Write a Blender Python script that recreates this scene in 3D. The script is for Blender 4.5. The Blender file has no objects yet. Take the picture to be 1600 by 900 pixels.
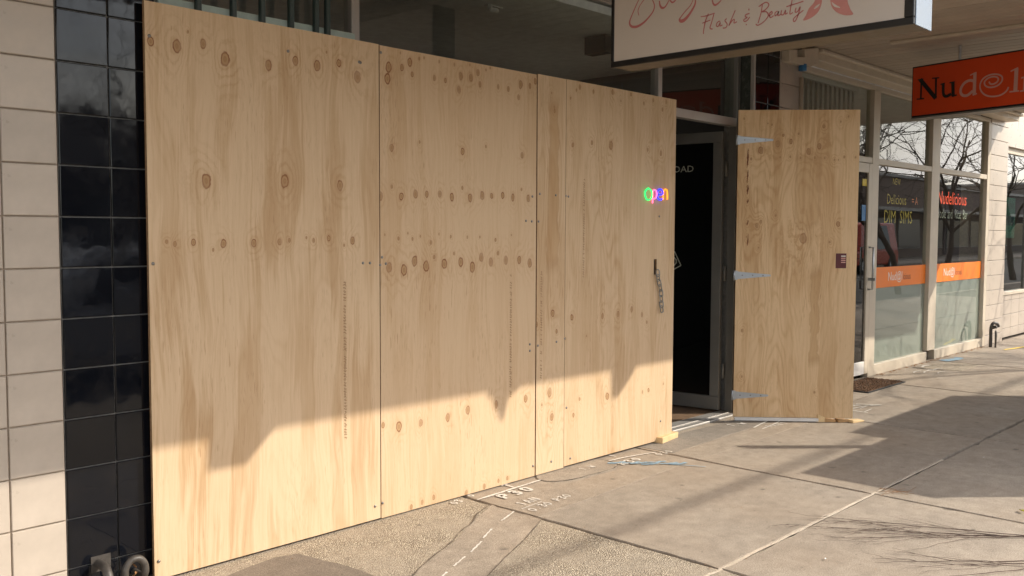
import bpy, bmesh, math, random
from mathutils import Vector, Matrix
R = random.Random(7)
sc = bpy.context.scene; COL = sc.collection
# ------------------------------------------------------------------ camera
CP = Vector((-1.79588, -3.74040, 1.46483)); YAW, PIT, ROL, F = 0.754344, -0.058798, 0.00409, 1468.62
fw = Vector((math.cos(YAW)*math.cos(PIT), math.sin(YAW)*math.cos(PIT), math.sin(PIT)))
r0 = Vector((math.sin(YAW), -math.cos(YAW), 0)); u0 = r0.cross(fw)
rt = r0*math.cos(ROL)+u0*math.sin(ROL); up = -r0*math.sin(ROL)+u0*math.cos(ROL)
cam = bpy.data.objects.new('camera', bpy.data.cameras.new('camera')); COL.objects.link(cam)
m = Matrix((rt, up, -fw)).transposed().to_4x4(); m.translation = CP
cam.matrix_world = m; cam.data.sensor_width = 36; cam.data.lens = 36*F/1600
cam.data.clip_start = .05; cam.data.clip_end = 600; sc.camera = cam
def ray(px): return fw+rt*((px[0]-800)/F)-up*((px[1]-450)/F)
def hit(px, ax, val):                       # photograph pixel -> point on an axis plane
    d = ray(px); return CP+d*((val-CP[ax])/d[ax])
def hitp(px, o, n):
    d = ray(px); return CP+d*((o-CP).dot(n)/d.dot(n))
# ------------------------------------------------------------------ world, sun, exposure
SUN = Vector((1, -1, .903)).normalized(); EL = math.asin(SUN.z)
w = bpy.data.worlds.new('World'); sc.world = w; w.use_nodes = True
wt = w.node_tree; wt.nodes.clear()
sky = wt.nodes.new('ShaderNodeTexSky'); sky.sky_type = 'NISHITA'; sky.sun_disc = False
sky.sun_elevation = EL; sky.sun_rotation = math.radians(135); sky.dust_density = 1.6
bg = wt.nodes.new('ShaderNodeBackground'); bg.inputs[1].default_value = .15
tc = wt.nodes.new('ShaderNodeTexCoord'); mp = wt.nodes.new('ShaderNodeMapping'); mp.inputs['Scale'].default_value = (2.2, 2.2, 6)
cn = wt.nodes.new('ShaderNodeTexNoise'); cn.inputs['Scale'].default_value = 1.15; cn.inputs['Detail'].default_value = 7; cn.inputs['Roughness'].default_value = .6
cr = wt.nodes.new('ShaderNodeMapRange'); cr.inputs[1].default_value = .42; cr.inputs[2].default_value = .66
mx = wt.nodes.new('ShaderNodeMix'); mx.data_type = 'RGBA'; mx.inputs[7].default_value = (12.5, 11.9, 11.2, 1)
ow = wt.nodes.new('ShaderNodeOutputWorld'); L_ = wt.links.new
L_(tc.outputs['Generated'], mp.inputs[0]); L_(mp.outputs[0], cn.inputs['Vector']); L_(cn.outputs[0], cr.inputs[0]); L_(cr.outputs[0], mx.inputs[0])
L_(sky.outputs[0], mx.inputs[6]); L_(mx.outputs[2], bg.inputs[0]); L_(bg.outputs[0], ow.inputs[0])
sl = bpy.data.lights.new('sun', 'SUN'); sl.energy = 2.95; sl.angle = math.radians(.55); sl.color = (1, .91, .78)
so = bpy.data.objects.new('sun', sl); so.rotation_euler = SUN.to_track_quat('Z', 'Y').to_euler(); COL.objects.link(so)
vs = sc.view_settings; vs.view_transform = 'Standard'; vs.look = 'None'; vs.exposure = .84; vs.gamma = 1
sc.cycles.max_bounces = 8; sc.cycles.transparent_max_bounces = 12; sc.cycles.sample_clamp_indirect = 6
# ------------------------------------------------------------------ node helpers
class NT:
    def __init__(s, name):
        s.m = bpy.data.materials.new(name); s.m.use_nodes = True; s.t = s.m.node_tree
        s.b = s.t.nodes['Principled BSDF']; s.out = s.t.nodes['Material Output']
    def n(s, ty, ins=None, out=0, **at):
        nd = s.t.nodes.new('ShaderNode'+ty)
        for k, v in at.items(): setattr(nd, k, v)
        for k, v in (ins or {}).items():
            if hasattr(v, 'is_output') or isinstance(v, bpy.types.NodeSocket): s.t.links.new(v, nd.inputs[k])
            else: nd.inputs[k].default_value = v
        return nd.outputs[out]
    def math(s, op, a, b=0., c=0., clamp=False): return s.n('Math', {0: a, 1: b, 2: c}, operation=op, use_clamp=clamp)
    def vec(s, x=0., y=0., z=0.): return s.n('CombineXYZ', {0: x, 1: y, 2: z})
    def noise(s, v, scale=1., det=3., rough=.55, dist=0.): return s.n('TexNoise', {'Vector': v, 'Scale': scale, 'Detail': det, 'Roughness': rough, 'Distortion': dist})
    def rng(s, v, a, b, c=0., d=1.): return s.n('MapRange', {0: v, 1: a, 2: b, 3: c, 4: d})
    def mix(s, f, a, b, bt='MIX'): return s.n('Mix', {0: f, 6: a, 7: b}, out=2, data_type='RGBA', blend_type=bt)
    def set(s, **k):
        for n_, v in k.items():
            i = s.b.inputs[n_.replace('_', ' ')]
            if isinstance(v, bpy.types.NodeSocket): s.t.links.new(v, i)
            else: i.default_value = v
        return s
    def bump(s, h, st=.3, d=.002):
        s.t.links.new(s.n('Bump', {'Strength': st, 'Distance': d, 'Height': h}), s.b.inputs['Normal']); return s
def c4(c): return (c[0], c[1], c[2], 1)
def simple(name, c, rough=.5, metal=0., var=.12, sc_=14., bmp=0., obrand=0., spec=None):
    t = NT(name); o = t.n('TexCoord', out=3)
    n = t.noise(o, sc_, 5, .6); k = t.rng(n, .3, .7, 1-var, 1+var)
    if obrand:
        k = t.math('MULTIPLY', k, t.rng(t.n('ObjectInfo', out=5), 0, 1, 1-obrand, 1+obrand))
    cc = t.n('VectorMath', {0: tuple(c), 'Scale': k}, operation='SCALE')
    t.set(Base_Color=cc, Roughness=t.rng(n, .3, .7, max(.02, rough-.08), min(1, rough+.08)), Metallic=metal)
    if spec is not None: t.set(Specular_IOR_Level=spec)
    if bmp: t.bump(t.noise(o, sc_*6, 3), bmp, .002)
    return t.m
def emis(name, c, st):
    t = NT(name); t.set(Base_Color=c4(c), Emission_Color=c4(c), Emission_Strength=st); return t.m
def glass(name, tint=(.86, .9, .87), f0=.045):
    t = NT(name); o = t.n('TexCoord', out=3); gm = t.n('NewGeometry', out=1); nd_ = gm.node
    bp = t.n('Bump', {'Strength': .06, 'Distance': .01, 'Height': t.noise(o, 1.1, 2)})
    cs = t.math('ABSOLUTE', t.n('VectorMath', {0: nd_.outputs['Normal'], 1: nd_.outputs['Incoming']}, out=1, operation='DOT_PRODUCT'))
    fr = t.math('MULTIPLY_ADD', t.math('POWER', t.math('SUBTRACT', 1., cs), 5.), 1-f0, f0*1.6)      # both faces of the pane
    f = t.math('MULTIPLY', fr, t.math('SUBTRACT', 1., nd_.outputs['Backfacing']), clamp=True)
    tr = t.n('BsdfTransparent', {0: c4(tint)}); gl = t.n('BsdfGlossy', {0: (1, 1, 1, 1), 'Roughness': .01, 'Normal': bp})
    t.t.links.new(t.n('MixShader', {0: f, 1: tr, 2: gl}), t.out.inputs[0]); return t.m
def plywood(name, knots, seed, base=(.65, .485, .315), dark=(.485, .318, .172), stains=(), ring=.5, zs=.66, patch=.75):
    """knots: (x, z, r) in the sheet's own frame. Growth lines flow round every knot."""
    t = NT(name); o = t.n('TexCoord', out=3); s3 = t.n('SeparateXYZ', {0: o}); sp = s3.node
    X, Z = sp.outputs[0], sp.outputs[2]
    w1 = t.noise(t.vec(t.math('MULTIPLY', X, 2.2), seed, t.math('MULTIPLY', Z, .9)), 1, 3)
    w2 = t.noise(t.vec(t.math('MULTIPLY', X, 14), seed+5, t.math('MULTIPLY', Z, 7)), 1, 2)
    xw = t.math('MULTIPLY_ADD', t.math('SUBTRACT', w1, .5), .15, X)
    xk = t.math('MULTIPLY_ADD', t.math('SUBTRACT', w2, .5), .012, X)
    vk = t.vec(xk, 0., t.math('MULTIPLY', t.math('MULTIPLY_ADD', t.math('SUBTRACT', w2, .5), .01, Z), zs))
    D = None
    for kx, kz, kr in knots:
        d = t.n('VectorMath', {0: vk, 1: (kx, 0, kz*zs)}, out=1, operation='DISTANCE')
        d = t.math('MULTIPLY', d, 1/(kr*.78)); D = d if D is None else t.math('MINIMUM', D, d)
    if D is None: D = t.math('ADD', 20., 0.)
    wk = t.noise(t.vec(t.math('MULTIPLY', X, 60.), seed+6, t.math('MULTIPLY', Z, 45.)), 1, 2)
    D = t.math('MULTIPLY', D, t.rng(wk, .2, .8, .84, 1.16))
    bump = t.math('EXPONENT', t.math('MULTIPLY', t.math('POWER', t.math('MULTIPLY', D, .27), 1.4), -1.))
    big = t.noise(t.vec(t.math('MULTIPLY', xw, 3.6), seed+9, t.math('MULTIPLY', Z, .6)), 1, 2)
    h = t.math('MULTIPLY_ADD', bump, .17, big)
    rings = t.math('MULTIPLY_ADD', t.math('SINE', t.math('MULTIPLY', h, 135.)), .5, .5)
    rings = t.math('POWER', rings, 3.)
    zone = t.rng(t.noise(t.vec(t.math('MULTIPLY', X, 2.5), seed+12, t.math('MULTIPLY', Z, 1.3)), 1, 2), .4, .62)
    near = t.math('MULTIPLY', t.math('MULTIPLY', rings, t.rng(bump, .12, .6)), .30)
    rings = t.math('MULTIPLY', rings, t.math('MULTIPLY', zone, .85), clamp=True)
    streak = t.noise(t.vec(t.math('MULTIPLY', xw, 55.), seed+3, t.math('MULTIPLY', Z, 1.6)), 1, 4, .65)
    fine = t.noise(t.vec(t.math('MULTIPLY', X, 210.), seed+4, t.math('MULTIPLY', Z, 6.)), 1, 2)
    broad = t.noise(t.vec(t.math('MULTIPLY', xw, 7.), seed+2, t.math('MULTIPLY', Z, .95)), 1, 3, .55)
    br2 = t.math('MULTIPLY_ADD', t.math('SUBTRACT', streak, .5), .34, broad)
    flame = t.rng(br2, .475, .57)
    wide = t.rng(t.noise(t.vec(t.math('MULTIPLY', X, 1.6), seed+13, t.math('MULTIPLY', Z, .9)), 1, 2), .35, .65)
    f = t.math('MULTIPLY', flame, t.math('MULTIPLY', t.math('MULTIPLY_ADD', wide, .6, .4), patch*.78))
    f = t.math('ADD', t.math('MULTIPLY_ADD', rings, ring*.55, f), near)
    f = t.math('MULTIPLY_ADD', t.math('SUBTRACT', streak, .5), .8, f)
    f = t.math('MULTIPLY_ADD', t.math('SUBTRACT', fine, .5), .55, f)
    f = t.math('ADD', f, t.math('MULTIPLY_ADD', wide, .16, .02), clamp=True)
    c = t.mix(f, c4(base), c4(dark))
    # little dark pores
    fl = t.noise(t.vec(t.math('MULTIPLY', X, 330.), seed+7, t.math('MULTIPLY', Z, 17.)), 1, 1)
    pm = t.math('MULTIPLY', t.rng(fl, .63, .72), t.rng(t.noise(t.vec(t.math('MULTIPLY', X, 5), seed+8, t.math('MULTIPLY', Z, 2))), .45, .65, .05, .6))
    c = t.mix(pm, c, c4((dark[0]*.62, dark[1]*.55, dark[2]*.5)))
    dn = t.noise(t.vec(t.math('MULTIPLY', X, 130.), seed+31, t.math('MULTIPLY', Z, 11.)), 1, 1)
    dz = t.rng(t.noise(t.vec(t.math('MULTIPLY', X, 1.7), seed+32, t.math('MULTIPLY', Z, 1.9)), 1, 2), .5, .64)
    c = t.mix(t.math('MULTIPLY', t.rng(dn, .66, .72), t.math('MULTIPLY', dz, .45)), c, c4((.33, .17, .07)))
    # glue bleed stains with a wandering edge
    for sx, sz, hx, hz, amt in stains:
        ax = t.math('DIVIDE', t.math('ABSOLUTE', t.math('SUBTRACT', t.math('MULTIPLY_ADD', t.math('SUBTRACT', w2, .5), .085, X), sx)), hx)
        az = t.math('DIVIDE', t.math('ABSOLUTE', t.math('SUBTRACT', t.math('MULTIPLY_ADD', t.math('SUBTRACT', w1, .5), .3, Z), sz)), hz)
        e = t.math('MAXIMUM', ax, az)
        inn = t.rng(e, 1.0, .9); rim = t.math('MULTIPLY', t.rng(e, 1.12, 1.0), t.rng(e, .82, .95))
        c = t.mix(t.math('MULTIPLY', inn, amt), c, c4((.45, .27, .12)))
        c = t.mix(t.math('MULTIPLY', rim, amt*.5), c, c4((.33, .18, .075)))
    # knots: tan halo, thin red-brown ring, heart close to the wood around it
    amt = t.rng(t.noise(t.vec(t.math('MULTIPLY', X, 9.), seed+21, t.math('MULTIPLY', Z, 9.)), 1, 1), .35, .65, .45, 1.)
    kc = lambda a, b, s_: t.math('MULTIPLY', t.rng(D, a, b), t.math('MULTIPLY', amt, s_))
    c = t.mix(kc(2.4, .9, .22), c, c4((.46, .285, .14)))
    c = t.mix(kc(1.08, .92, 1.), c, c4((.215, .08, .028)))
    c = t.mix(kc(.84, .66, .9), c, c4((.50, .325, .17)))
    c = t.mix(kc(.46, .34, .5), c, c4((.29, .15, .065)))
    c = t.mix(kc(.30, .15, .55), c, c4((.42, .26, .13)))
    t.set(Base_Color=c, Roughness=t.rng(broad, .3, .7, .62, .74), Specular_IOR_Level=.25)
    t.bump(t.math('ADD', fine, t.math('MULTIPLY', rings, .3)), .22, .0012)
    return t.m
def concrete(name, c, agg=0., seed=0., spots=.6, contrast=.13):
    t = NT(name); g = t.n('NewGeometry', out=0); v = t.n('VectorMath', {0: g, 1: (seed, seed*2, 0)}, operation='ADD')
    a = t.noise(v, 1.6, 6, .62); b = t.noise(v, 11, 6, .7); f = t.noise(v, 170, 3, .6); d = t.noise(v, 520, 2)
    k = t.math('MULTIPLY', t.rng(a, .3, .7, 1-contrast, 1+contrast), t.rng(b, .3, .7, .80, 1.16))
    k = t.math('MULTIPLY', k, t.rng(f, .3, .7, .66, 1.30))
    k = t.math('MULTIPLY', k, t.rng(d, .3, .7, .8, 1.2))
    cc = t.n('VectorMath', {0: tuple(c), 'Scale': k}, operation='SCALE')
    warm = t.rng(t.noise(v, .9, 4), .4, .65); cc = t.mix(t.math('MULTIPLY', warm, .28), cc, c4((c[0]*1.02, c[1]*.9, c[2]*.78)), 'MIX')
    sp = t.n('TexVoronoi', {'Vector': t.n('VectorMath', {0: v, 1: t.n('VectorMath', {0: t.n('TexNoise', {'Vector': v, 'Scale': 9.}, out=1), 'Scale': .09}, operation='SCALE')}, operation='ADD'), 'Scale': 5.2, 'Randomness': 1.}, out=0)
    sel = t.noise(v, 2.3, 1)
    cc = t.mix(t.math('MULTIPLY', t.math('MULTIPLY', t.rng(sp, .13, .07), spots), t.rng(sel, .44, .52)), cc, c4((.10, .085, .07)))
    s2 = t.n('TexVoronoi', {'Vector': v, 'Scale': 26., 'Randomness': 1.}, out=0); sel2 = t.noise(v, 14., 1)
    cc = t.mix(t.math('MULTIPLY', t.rng(s2, .16, .08), t.rng(sel2, .56, .62, 0, .75)), cc, c4((c[0]*.35, c[1]*.32, c[2]*.28)))
    # scuffs and hairline dirt
    sc2 = t.noise(t.n('VectorMath', {0: v, 1: (1., 5.5, 1.)}, operation='MULTIPLY'), 3.2, 7, .75)
    cc = t.mix(t.rng(sc2, .58, .76, 0, .42), cc, c4((c[0]*.55, c[1]*.52, c[2]*.48)))
    hgt = t.math('ADD', t.math('MULTIPLY', f, .6), t.math('MULTIPLY', d, .5))
    if agg:
        vo = t.n('TexVoronoi', {'Vector': v, 'Scale': 135., 'Randomness': 1.}); col = vo.node.outputs[1]; dis = vo.node.outputs[0]
        rv = t.n('SeparateColor', {0: col}); pc = t.mix(rv, c4((c[0]*.5, c[1]*.45, c[2]*.4)), c4((min(.68, c[0]*1.75), min(.6, c[1]*1.72), min(.5, c[2]*1.65))))
        lay = t.math('MULTIPLY', t.rng(t.noise(v, 3.2, 5, .7), .36, .6, .25, 1.), agg)
        peb = t.math('MULTIPLY', t.rng(dis, .62, .40), lay)
        cc = t.mix(peb, cc, pc); cc = t.mix(t.math('MULTIPLY', t.rng(dis, .5, .75), t.math('MULTIPLY', lay, .55)), cc, c4((.12, .10, .08)))
        hgt = t.math('MULTIPLY_ADD', t.math('SUBTRACT', 1., dis), t.math('MULTIPLY', lay, 2.2), hgt)
        t.bump(hgt, .75, .004)
    else: t.bump(hgt, .4, .003)
    t.set(Base_Color=cc, Roughness=.88, Specular_IOR_Level=.25)
    return t.m
# ------------------------------------------------------------------ mesh helpers
WL = {}
def props(o, label=None, cat=None, group=None, kind=None):
    for k, v in (('label', label), ('category', cat), ('group', group), ('kind', kind)):
        if v: o[k] = v
    return o
def link(o, parent, c):
    COL.objects.link(o); WL[o.name] = Vector(c)
    if parent: o.parent = parent; o.location = Vector(c)-WL[parent.name]
    else: o.location = c
    return o
def thing(name, label, cat, loc=(0, 0, 0), group=None, rz=None, kind=None):
    o = bpy.data.objects.new(name, None); o.empty_display_size = .1; COL.objects.link(o); o.location = loc
    WL[o.name] = Vector(loc)
    if rz is not None: o.rotation_euler = (0, 0, rz); WL[o.name] = Vector((0, 0, 0))   # children of a turned thing use its own frame
    return props(o, label, cat, group, kind)
class MB:
    def __init__(s): s.v = []; s.f = []
    def add(s, vs_, fs):
        n = len(s.v); s.v += [Vector(q) for q in vs_]; s.f += [tuple(i+n for i in q) for q in fs]; return s
    def box(s, x0, x1, y0, y1, z0, z1, M=None):
        q = [Vector((x, y, z)) for z in (z0, z1) for y in (y0, y1) for x in (x0, x1)]
        if M: q = [M @ a for a in q]
        return s.add(q, [(0, 2, 3, 1), (4, 5, 7, 6), (0, 1, 5, 4), (2, 6, 7, 3), (0, 4, 6, 2), (1, 3, 7, 5)])
    def tube(s, pts, r, n=6, cap=True):
        pts = [Vector(q) for q in pts]; rs = r if isinstance(r, (list, tuple)) else [r]*len(pts); vs_ = []; fs = []
        a = None
        for i, q in enumerate(pts):
            d = (pts[min(i+1, len(pts)-1)]-pts[max(i-1, 0)]).normalized()
            if a is None: a = d.orthogonal().normalized()
            else: a = (a-d*a.dot(d)); a = a.normalized() if a.length > 1e-6 else d.orthogonal().normalized()
            b = d.cross(a)
            vs_ += [q+(a*math.cos(2*math.pi*k/n)+b*math.sin(2*math.pi*k/n))*rs[i] for k in range(n)]
        for i in range(len(pts)-1):
            for k in range(n): k2 = (k+1) % n; fs.append((i*n+k, i*n+k2, (i+1)*n+k2, (i+1)*n+k))
        if cap: fs += [tuple(range(n))[::-1], tuple((len(pts)-1)*n+k for k in range(n))]
        return s.add(vs_, fs)
    def prism(s, poly, fn, d0, d1):           # poly 2-D, fn(u, v, depth) -> point
        n = len(poly); vs_ = [fn(a, b, d0) for a, b in poly]+[fn(a, b, d1) for a, b in poly]
        return s.add(vs_, [tuple(range(n))[::-1], tuple(range(n, 2*n))]+[(i, (i+1) % n, (i+1) % n+n, i+n) for i in range(n)])
    def mesh(s, name, mat, center=None, bevel=0., smooth=False):
        c = Vector((0, 0, 0))
        if center is None and s.v:
            lo = Vector([min(v[i] for v in s.v) for i in range(3)]); hi = Vector([max(v[i] for v in s.v) for i in range(3)]); c = (lo+hi)/2
        elif center is not None: c = Vector(center)
        me = bpy.data.meshes.new(name); me.from_pydata([v-c for v in s.v], [], s.f)
        bm = bmesh.new(); bm.from_mesh(me); bmesh.ops.recalc_face_normals(bm, faces=bm.faces)
        if bevel: bmesh.ops.bevel(bm, geom=bm.edges[:], offset=bevel, segments=1, affect='EDGES', clamp_overlap=True)
        bm.to_mesh(me); bm.free(); me.materials.append(mat)
        if smooth:
            for p in me.polygons: p.use_smooth = True
        return me, c
    def build(s, name, mat, parent=None, bevel=0., smooth=False, center=None, label=None, cat=None, group=None, kind=None):
        me, c = s.mesh(name, mat, center, bevel, smooth); o = bpy.data.objects.new(name, me); link(o, parent, c)
        return props(o, label, cat, group, kind)
def inst(name, me, parent, c, rot=None):
    o = bpy.data.objects.new(name, me); link(o, parent, c)
    if rot: o.rotation_euler = rot
    return o
def catmull(P, n=5):
    if len(P) < 3: return P
    out = []
    for i in range(len(P)-1):
        a, b, c, d = P[max(i-1, 0)], P[i], P[i+1], P[min(i+2, len(P)-1)]
        for k in range(n):
            t = k/n; out.append(tuple(.5*(2*b[j]+(c[j]-a[j])*t+(2*a[j]-5*b[j]+4*c[j]-d[j])*t*t+(3*b[j]-a[j]-3*c[j]+d[j])*t**3) for j in range(len(b))))
    return out+[tuple(P[-1])]
def ribbon(mb, P, wd, fn, smooth=True, jit=0., thick=.0006):
    """thin raised stroke; P 2-D (or with a third value: own width); fn(u,v,h) -> point"""
    P = [tuple(q)+((1.,) if len(q) == 2 else ()) for q in P]
    if smooth: P = catmull(P)
    L, Rr = [], []
    for i, q in enumerate(P):
        a, b = P[max(i-1, 0)], P[min(i+1, len(P)-1)]; dx, dy = b[0]-a[0], b[1]-a[1]; l = math.hypot(dx, dy) or 1e-6
        h = wd*q[2]/2*(1+R.uniform(-jit, jit)); h2 = wd*q[2]/2*(1+R.uniform(-jit, jit))
        L.append((q[0]-dy/l*h, q[1]+dx/l*h)); Rr.append((q[0]+dy/l*h2, q[1]-dx/l*h2))
    n = len(P); vs_ = [fn(a, b, thick) for a, b in L]+[fn(a, b, thick) for a, b in Rr]
    mb.add(vs_, [(i, i+1, n+i+1, n+i) for i in range(n-1)])
GLY = {'P': [[(0, 0), (.05, 1)], [(.05, 1), (.5, .95), (.6, .72), (.45, .5), (.05, .5)]], '3': [[(0, .9), (.35, 1), (.55, .8), (.25, .55), (.6, .35), (.4, .02), (0, .1)]],
 '0': [[(.3, 1), (.05, .7), (.05, .3), (.3, 0), (.55, .3), (.55, .7), (.3, 1)]], 'T': [[(0, 1), (.7, 1)], [(.35, 1), (.35, 0)]], '1': [[(.1, .8), (.3, 1), (.3, 0)]],
 'A': [[(0, 0), (.3, 1), (.6, 0)], [(.12, .4), (.48, .4)]], 'N': [[(0, 0), (.05, 1), (.5, 0), (.55, 1)]], 'o': [[(.3, .6), (.05, .35), (.3, 0), (.55, .3), (.3, .6)]], '.': [[(.1, 0), (.16, .06)]],
 'R': [[(0, 0), (.05, 1)], [(.05, 1), (.5, .95), (.55, .7), (.05, .5)], [(.2, .5), (.6, 0)]], '6': [[(.5, 1), (.1, .6), (.05, .2), (.3, 0), (.55, .25), (.3, .5), (.08, .3)]], 'W': [[(0, 1), (.15, 0), (.32, .6), (.5, 0), (.65, 1)]]}
def scrawl(mb, txt, x, y, hgt, wd, fn, ang=0., adv=.85):
    ca, sa = math.cos(ang), math.sin(ang)
    for ch in txt:
        for st in GLY.get(ch, []):
            ribbon(mb, [(x+(a*ca-b*sa)*hgt, y+(a*sa+b*ca)*hgt) for a, b in st], wd, fn, jit=.25)
        x += adv*hgt*ca; y += adv*hgt*sa
def text(name, s, size, mat, parent, o, u, v, align='LEFT', xs=1., label=None, shear=0.):
    """flat lettering standing on the plane with origin o, reading along u, up along v"""
    cu = bpy.data.curves.new(name, 'FONT'); cu.body = s; cu.size = size; cu.align_x = align; cu.shear = shear; cu.resolution_u = 2
    tmp = bpy.data.objects.new('tmp', cu); COL.objects.link(tmp); bpy.context.view_layer.update()
    me0 = bpy.data.meshes.new_from_object(tmp); bpy.data.objects.remove(tmp)
    u, v, o = Vector(u).normalized(), Vector(v).normalized(), Vector(o)
    mb = MB(); mb.add([o+u*q.co.x*xs+v*q.co.y for q in me0.vertices], [tuple(p.vertices) for p in me0.polygons]); bpy.data.meshes.remove(me0)
    return mb.build(name, mat, parent, label=label)
# ------------------------------------------------------------------ materials
G = -.012
M = {}
M['tile'] = simple('beige_ceramic', (.475, .412, .345), .32, var=.09, sc_=7, obrand=.05, bmp=.03)
M['grout'] = simple('grout', (.34, .275, .21), .9, var=.2, sc_=30)
def black_tile():
    t = NT('black_glazed_ceramic'); o = t.n('TexCoord', out=3); rn = t.n('ObjectInfo', out=5)
    v = t.n('VectorMath', {0: o, 1: t.vec(t.math('MULTIPLY', rn, 40.), rn, rn)}, operation='ADD')
    dirt = t.noise(v, 9, 6, .7)
    t.set(Base_Color=t.mix(t.rng(dirt, .5, .8, 0, .5), (.005, .006, .009, 1), (.018, .016, .015, 1)), Roughness=t.rng(dirt, .45, .8, .035, .22), Specular_IOR_Level=.36)
    t.bump(t.noise(v, 5.5, 2), .10, .012); return t.m
M['black'] = black_tile(); M['groutg'] = simple('dark_grout', (.23, .22, .20), .9, var=.2, sc_=30)
M['reveal'] = simple('dark_green_tile', (.055, .065, .058), .25, var=.1)
M['alu'] = simple('silver_aluminium', (.50, .48, .45), .42, .55, var=.06, sc_=6)
M['alug'] = simple('grey_aluminium', (.24, .24, .225), .45, .5, var=.06, sc_=6)
M['cream'] = simple('cream_painted_frame', (.55, .48, .38), .45, var=.07, sc_=8)
M['glass'] = glass('shop_glass', (.88, .91, .89), .05); M['glassd'] = glass('dark_door_glass', (.40, .42, .42))
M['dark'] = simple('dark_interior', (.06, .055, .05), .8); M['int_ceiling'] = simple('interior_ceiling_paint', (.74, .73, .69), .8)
M['int_brown'] = simple('brown_interior', (.16, .11, .075), .7, var=.2, sc_=3); M['floor_in'] = simple('timber_floor', (.20, .13, .08), .5, var=.2)
M['mint'] = simple('mint_paint', (.55, .68, .62), .5); M['bar'] = simple('dark_green_paint', (.035, .06, .055), .4)
M['steel'] = simple('galvanised_steel', (.55, .57, .58), .38, .85, var=.12, sc_=40); M['hinge'] = simple('blue_grey_zinc', (.40, .43, .455), .4, .7, var=.1); M['chain'] = simple('dull_chain_steel', (.30, .30, .29), .4, .8); M['plate'] = simple('smooth_zinc_plate', (.22, .24, .26), .22, 1., var=.05); M['cabm'] = simple('sign_cabinet_paint', (.12, .095, .062), .5); M['screw'] = simple('screw_steel', (.25, .24, .23), .35, .8)
M['signwhite'] = simple('sign_panel', (.60, .555, .51), .4, var=.03, sc_=2); M['blacktrim'] = simple('black_trim', (.012, .012, .012), .4)
M['pinkink'] = simple('dusty_pink_vinyl', (.50, .17, .17), .45, var=.04); M['pinkleaf'] = simple('rose_vinyl', (.56, .25, .23), .45, var=.06)
M['red'] = simple('red_sign_panel', (.66, .065, .012), .35, var=.06, sc_=2); M['pinkletter'] = simple('pale_pink_letter', (.62, .33, .28), .4, var=.04)
M['chalk'] = simple('white_spray_paint', (.68, .64, .58), .9, var=.3, sc_=60); M['bluep'] = simple('blue_spray_paint', (.25, .37, .46), .9, var=.3, sc_=60)
M['yellowp'] = simple('yellow_spray_paint', (.75, .55, .12), .9, var=.25, sc_=60)
M['slab'] = concrete('pavement_concrete', (.335, .288, .235), 0, 0); M['slab2'] = concrete('pavement_concrete_sandy', (.36, .308, .25), .18, 3)
M['aggr'] = concrete('exposed_aggregate', (.40, .345, .275), 1., 5); M['patch'] = concrete('trench_concrete', (.365, .31, .25), .1, 8, .7)
M['patchd'] = concrete('dark_concrete', (.235, .20, .165), .1, 11); M['patchd2'] = concrete('grey_trench_concrete', (.275, .245, .21), .15, 13, .6); M['dirt'] = concrete('joint_dirt', (.07, .055, .042), .3, 2)
M['seal'] = concrete('joint_sealant', (.56, .49, .40), 0, 4, .2); M['crack'] = simple('crack_dirt', (.13, .105, .08), 1, var=.4, sc_=60)
M['asphalt'] = concrete('asphalt', (.055, .053, .05), .3, 6, .2)
M['timber'] = simple('raw_pine', (.68, .49, .26), .7, var=.14, sc_=18); M['timberd'] = simple('weathered_pine', (.45, .27, .12), .7, var=.25, sc_=18)
M['edge'] = simple('plywood_edge', (.27, .16, .08), .8, var=.3, sc_=60)
M['board'] = simple('awning_lining_paint', (.44, .365, .285), .55, var=.12, sc_=5, obrand=.09); M['beam'] = simple('cream_beam_paint', (.58, .50, .39), .5, var=.08)
M['roof'] = simple('awning_roof', (.35, .33, .3), .6); M['brick'] = simple('wall_render', (.32, .24, .19), .85, var=.15)
M['white'] = simple('white_paint', (.72, .70, .66), .5, var=.05); M['blue'] = simple('blue_plastic', (.03, .16, .36), .4)
M['frost'] = simple('frosted_film', (.37, .375, .345), .55, var=.05, sc_=2); M['orange'] = simple('orange_film', (.80, .19, .008), .45, var=.05, sc_=3)
M['whitevinyl'] = simple('white_vinyl', (.75, .72, .66), .5, var=.03); M['darkvinyl'] = simple('dark_red_vinyl', (.20, .04, .02), .5, var=.03)
M['yellowv'] = simple('yellow_vinyl', (.60, .44, .02), .5, var=.05); M['greyvinyl'] = simple('grey_vinyl', (.45, .46, .38), .5)
M['redneon'] = emis('red_neon', (1, .10, .03), .55)
M['coir'] = simple('coir_mat', (.10, .052, .025), 1, var=.8, sc_=26, bmp=1.); M['rubber'] = simple('rubber', (.02, .02, .02), .7)
M['pipe'] = simple('dark_grey_pipe_paint', (.06, .052, .045), .5, var=.35, sc_=40, bmp=.2); M['bark'] = simple('bark', (.10, .075, .055), .95, var=.3, sc_=30, bmp=.6)
M['twig'] = simple('twig_bark', (.105, .07, .055), .9, var=.3); M['leaf'] = simple('dead_leaf', (.26, .13, .05), .8, var=.4, sc_=60); M['leafy'] = simple('yellow_leaf', (.55, .50, .10), .7)
M['sticker'] = simple('dark_red_sticker', (.09, .012, .014), .4); M['cab'] = simple('green_powder_coat', (.10, .14, .11), .5)
M['stamp'] = simple('stamp_ink', (.36, .215, .11), .8, var=.3, sc_=90); M['olive'] = simple('olive_blind_fabric', (.10, .09, .06), .7, var=.12, sc_=3, obrand=.25)
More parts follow.
